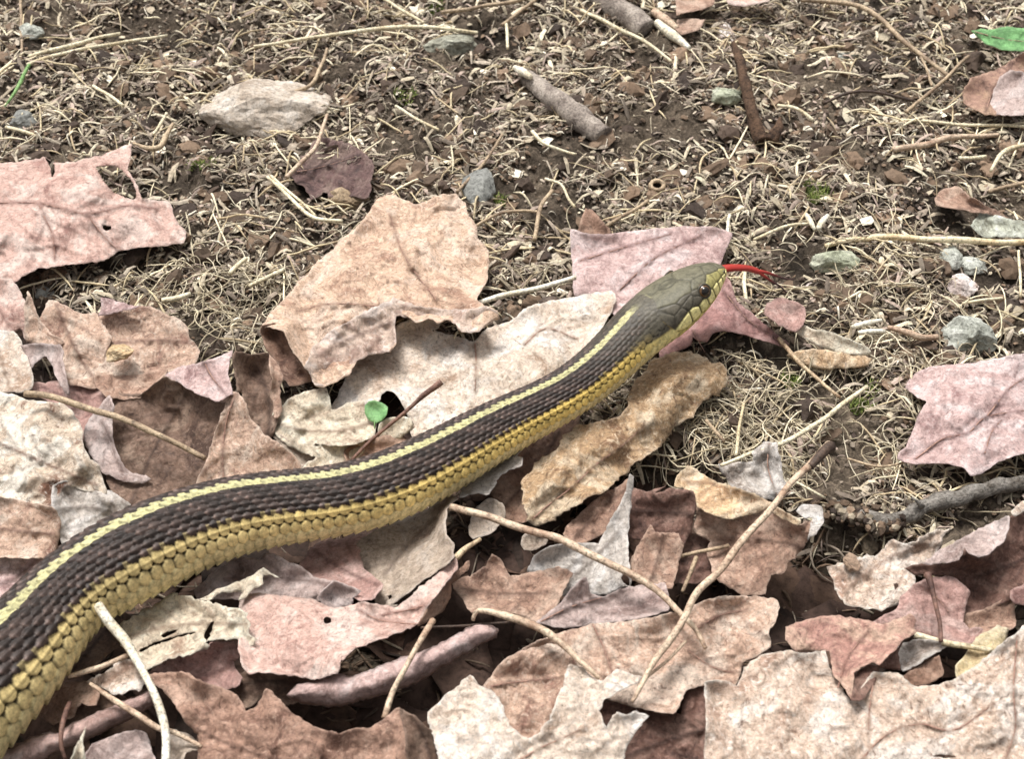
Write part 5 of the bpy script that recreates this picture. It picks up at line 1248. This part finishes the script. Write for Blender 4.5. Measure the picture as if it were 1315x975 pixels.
def curls(name, n, seed, Lr, rr, cols, K=6, M=4, bend=1.2, lift=.12, flat=1., keep=SOILK, bounds={}, zo=.0):
    x, y, r = scatter(n, seed, keep=keep, **bounds); n = len(x)
    Ln = r.uniform(*Lr, n); ra = r.uniform(*rr, n)
    th = r.uniform(0, 2 * math.pi, n)
    kap = r.normal(0, bend, n); kap2 = r.normal(0, bend, n)
    t = np.linspace(-.5, .5, K)
    ang = th[:, None] + kap[:, None] * t[None] + kap2[:, None] * t[None]**2 * 2
    step = Ln[:, None] / (K - 1)
    dx = np.cos(ang) * step; dy = np.sin(ang) * step
    X = x[:, None] + np.cumsum(dx, 1) - dx.sum(1, keepdims=True) / 2; Y = y[:, None] + np.cumsum(dy, 1) - dy.sum(1, keepdims=True) / 2
    tilt = r.normal(0, lift, n)
    arch = np.abs(r.normal(0, lift, n))
    Z = ground_z(X, Y) * .55 + ground_z(x, y)[:, None] * .45 + .09 + zo + (tilt[:, None] * t[None] * 2 + arch[:, None] * (1 - 4 * t[None]**2)) * np.minimum(1, Ln[:, None] / .5)
    C = np.stack([X, Y, Z], -1)
    prof = np.interp(t, [-.5, -.38, .3, .5], [.35, 1, .9, .2] if flat > .5 else [.55, 1, 1, .7])
    R = ra[:, None] * prof[None]
    V, F, ids = tubes(C, R, R * flat, M, seed)
    col = pal(r, n, cols)[ids]
    o = link(name, mesh_np(name, V, F, col, [BITM], smooth=flat > .5))
    o['kind'] = 'stuff'
    return o

def crumbs(name, n, seed, sr, cols, keep=SOILK, pw=1.8, tmpl=ICO1, flat=.6, zo=.03):
    x, y, r = scatter(n, seed, keep=keep); n = len(x)
    T, TF = tmpl
    s = sr[0] + (sr[1] - sr[0]) * r.uniform(0, 1, n)**pw
    V = T[None] * (1 + r.normal(0, .2, (n, len(T), 1)))
    V = V * (s[:, None] * np.stack([r.uniform(.7, 1.5, n), r.uniform(.6, 1.1, n), r.uniform(.4, 1, n) * flat], -1))[:, None, :]
    a = r.uniform(0, 6.28, n); ca, sa = np.cos(a)[:, None], np.sin(a)[:, None]
    tl = r.normal(0, .35, n)[:, None]
    X = V[..., 0] * ca - V[..., 1] * sa; Y = V[..., 0] * sa + V[..., 1] * ca
    Z = V[..., 2] + X * tl
    V = np.stack([X + x[:, None], Y + y[:, None], Z + ground_z(x, y)[:, None] + .05 + zo], -1).reshape(-1, 3)
    F = (TF[None] + (np.arange(n) * len(T))[:, None, None]).reshape(-1, 3)
    col = np.repeat(pal(r, n, cols), len(T), 0)
    o = link(name, mesh_np(name, V, F, col, [BITM], smooth=False))
    o['kind'] = 'stuff'
crumbs('soil_crumbs', 44000, 11, (.03, .12), DARKL + DARKL + LIT[2:4])
crumbs('soil_clods', 2200, 20, (.15, .42), DARKL, tmpl=ICO2, flat=.8, zo=-.04)
crumbs('leaf_crumbs', 36000, 12, (.03, .10), LIT[1:4] + LIT[5:] + DARKL[2:3], flat=.35, zo=.04)
crumbs('wood_chips', 1200, 19, (.12, .30), LIT[:5] + DARKL[2:3], flat=.22, zo=.06, tmpl=ICO1)
curls('dry_grass_bits', 19000, 13, (.12, .6), (.010, .034), LIT, K=5, M=3, bend=.55, lift=.10, zo=.02)
curls('wood_shreds', 6300, 14, (.2, .9), (.02, .075), LIT[:4] + LIT[5:], K=4, M=4, bend=.2, flat=.3, lift=.08, zo=.04)
curls('straw_pieces', 1900, 15, (.4, 1.9), (.014, .036), [(232, 218, 184), (208, 190, 152), (184, 164, 130)], K=7, M=5, bend=.28, lift=.10, zo=.08)
RK = lambda x, y, r: SOILK(x, y, r) & (r.uniform(0, 1, len(x)) < np.clip(np.exp(-(((x - 6.8) / 3.4)**2 + ((y + 1.2) / 2.6)**2)) + .8 * np.exp(-(((x + 7.5) / 2.5)**2 + ((y - 2.6) / 1.4)**2)) + .03 + .3 * np.exp(-(((x - 9) / 4)**2 + ((y - 4) / 2)**2)), 0, 1))
curls('grass_roots', 2600, 16, (.6, 2.2), (.010, .022), [(206, 192, 160), (176, 162, 134), (150, 136, 112), (220, 208, 180)], K=12, M=4, bend=2.4, lift=.14, keep=RK, bounds=dict(x0=-11, x1=13, y0=-5, y1=10), zo=.08)
HEAPK = lambda x, y, r: (litter_mask(x, y) > .3) & (np.abs(x) < 19)
crumbs('heap_crumbs', 7000, 17, (.03, .14), DARKL, keep=HEAPK)
curls('heap_shreds', 3400, 18, (.3, 1.6), (.014, .04), DARKL + LIT[2:4], K=6, M=4, bend=1.0, lift=.15, keep=HEAPK, zo=.05)

# crumbs of earth caked on the buried half of the dark stick
def caked():
    r = np.random.default_rng(31); q = parse('V5 60,275 180,275 300,310 430,345 520,350 560,330', .3)
    P = cr(q[:, :2], 3.0); T, TF = ICO1; Vs = []
    for k in range(260):
        p = P[r.integers(len(P))] + r.normal(0, 5.5, 2); w0 = at(p[0], p[1], r.uniform(.1, .55)); s_ = r.uniform(.03, .11)
        Vs.append(T * (1 + r.normal(0, .2, (len(T), 1))) * s_ + w0)
    n = len(Vs); F = (TF[None] + (np.arange(n) * len(T))[:, None, None]).reshape(-1, 3)
    o = link('caked_soil', mesh_np('caked_soil', np.vstack(Vs), F, np.repeat(pal(r, n, DARKL + LIT[2:4]), len(T), 0), [BITM], smooth=False)); o['kind'] = 'stuff'
caked()
# moss tufts
def moss(name, spots, seed):
    r = np.random.default_rng(seed); Cs = []
    for (px, py, w, n) in spots:
        p = at(px, py, .1); rad = w / ppc(p)
        for _ in range(n):
            a = r.uniform(0, 6.28); d = rad * math.sqrt(r.uniform()); x = p[0] + d * math.cos(a); y = p[1] + d * math.sin(a)
            z = float(ground_z(x, y)) + .05; l = r.uniform(.08, .26); ox, oy = r.normal(0, .09, 2)
            Cs.append([[x, y, z], [x + ox * .4, y + oy * .4, z + l * .6], [x + ox, y + oy, z + l]])
    C = np.array(Cs); R = np.tile(np.array([.018, .016, .003]), (len(C), 1))
    V, F, ids = tubes(C, R, R, 4)
    col = pal(r, len(C), [(140, 156, 74), (112, 130, 60), (160, 168, 96), (96, 108, 56)])[ids]
    o = link(name, mesh_np(name, V, F, col, [BITM])); o['kind'] = 'stuff'
moss('moss', [(1050, 248, 18, 260), (1042, 240, 14, 120), (262, 214, 18, 90), (1012, 492, 14, 90), (1106, 518, 14, 90), (640, 255, 12, 60), (560, 4, 10, 40), (520, 130, 14, 50), (1120, 500, 10, 40)], 5)

# the lowest layer of rotting leaf pieces in the heap, seen only through gaps
def under_litter():
    r = np.random.default_rng(77); Vs, Fs, Cs = [], [], []; off = 0
    n = 0
    cols = [lin(c_) for c_ in [(80, 62, 52), (66, 51, 44), (94, 74, 62), (57, 46, 40), (102, 80, 68), (72, 56, 48)]]  # colours darkened to paint deeper shade into the gaps
    while n < 360:
        x = r.uniform(-20, 19); y = r.uniform(-12, 5)
        if litter_mask(np.array(x), np.array(y)) < .8: continue
        n += 1
        k = 13; m = 4
        R = r.uniform(.7, 1.7)
        a = np.linspace(0, 2 * math.pi, k, endpoint=False)
        rad = R * (1 + .35 * np.sin(a * 2.5 + r.uniform(0, 6)) * r.uniform(.3, 1) + .15 * r.normal(size=k))
        g = np.linspace(0, 1, m + 1)[1:]
        X = np.concatenate([[0], (g[:, None] * (rad * np.cos(a))[None]).ravel()]); Y = np.concatenate([[0], (g[:, None] * (rad * np.sin(a))[None]).ravel()])
        Z = .28 * perlin(X * .9 + n * 3.7, Y * .9, 3) + .14 * perlin(X * 2.3 + n, Y * 2.3, 8) + X * r.normal(0, .16) + Y * r.normal(0, .16)
        z0 = float(ground_z(np.array(x), np.array(y))) + r.uniform(.03, .25)
        Z = np.maximum(Z, -.2)
        Vs.append(np.column_stack([X + x, Y + y, Z + z0]))
        j = np.arange(k); j2 = (j + 1) % k
        f = [np.column_stack([np.zeros(k, int), 1 + j, 1 + j2, 1 + j2])]
        for q_ in range(m - 1):
            f.append(np.column_stack([1 + q_ * k + j, 1 + (q_ + 1) * k + j, 1 + (q_ + 1) * k + j2, 1 + q_ * k + j2]))
        Fs.append(np.vstack(f) + off); off += len(X)
        Cs.append(np.tile(cols[r.integers(len(cols))] * r.uniform(.7, 1.1), (len(X), 1)))
    F = np.vstack(Fs)
    tri = F[F[:, 2] == F[:, 3]][:, :3]; quad = F[F[:, 2] != F[:, 3]]
    me = mesh_quads_tris('leaf_litter', np.vstack(Vs), quad, tri, np.vstack(Cs), [vcol_mat('rotting_leaf', .85, .2, 5., .5, 1.3, .6, .05)])
    o = link('leaf_litter', me); o['kind'] = 'stuff'
    md = o.modifiers.new('thickness', 'SOLIDIFY'); md.thickness = .025
under_litter()
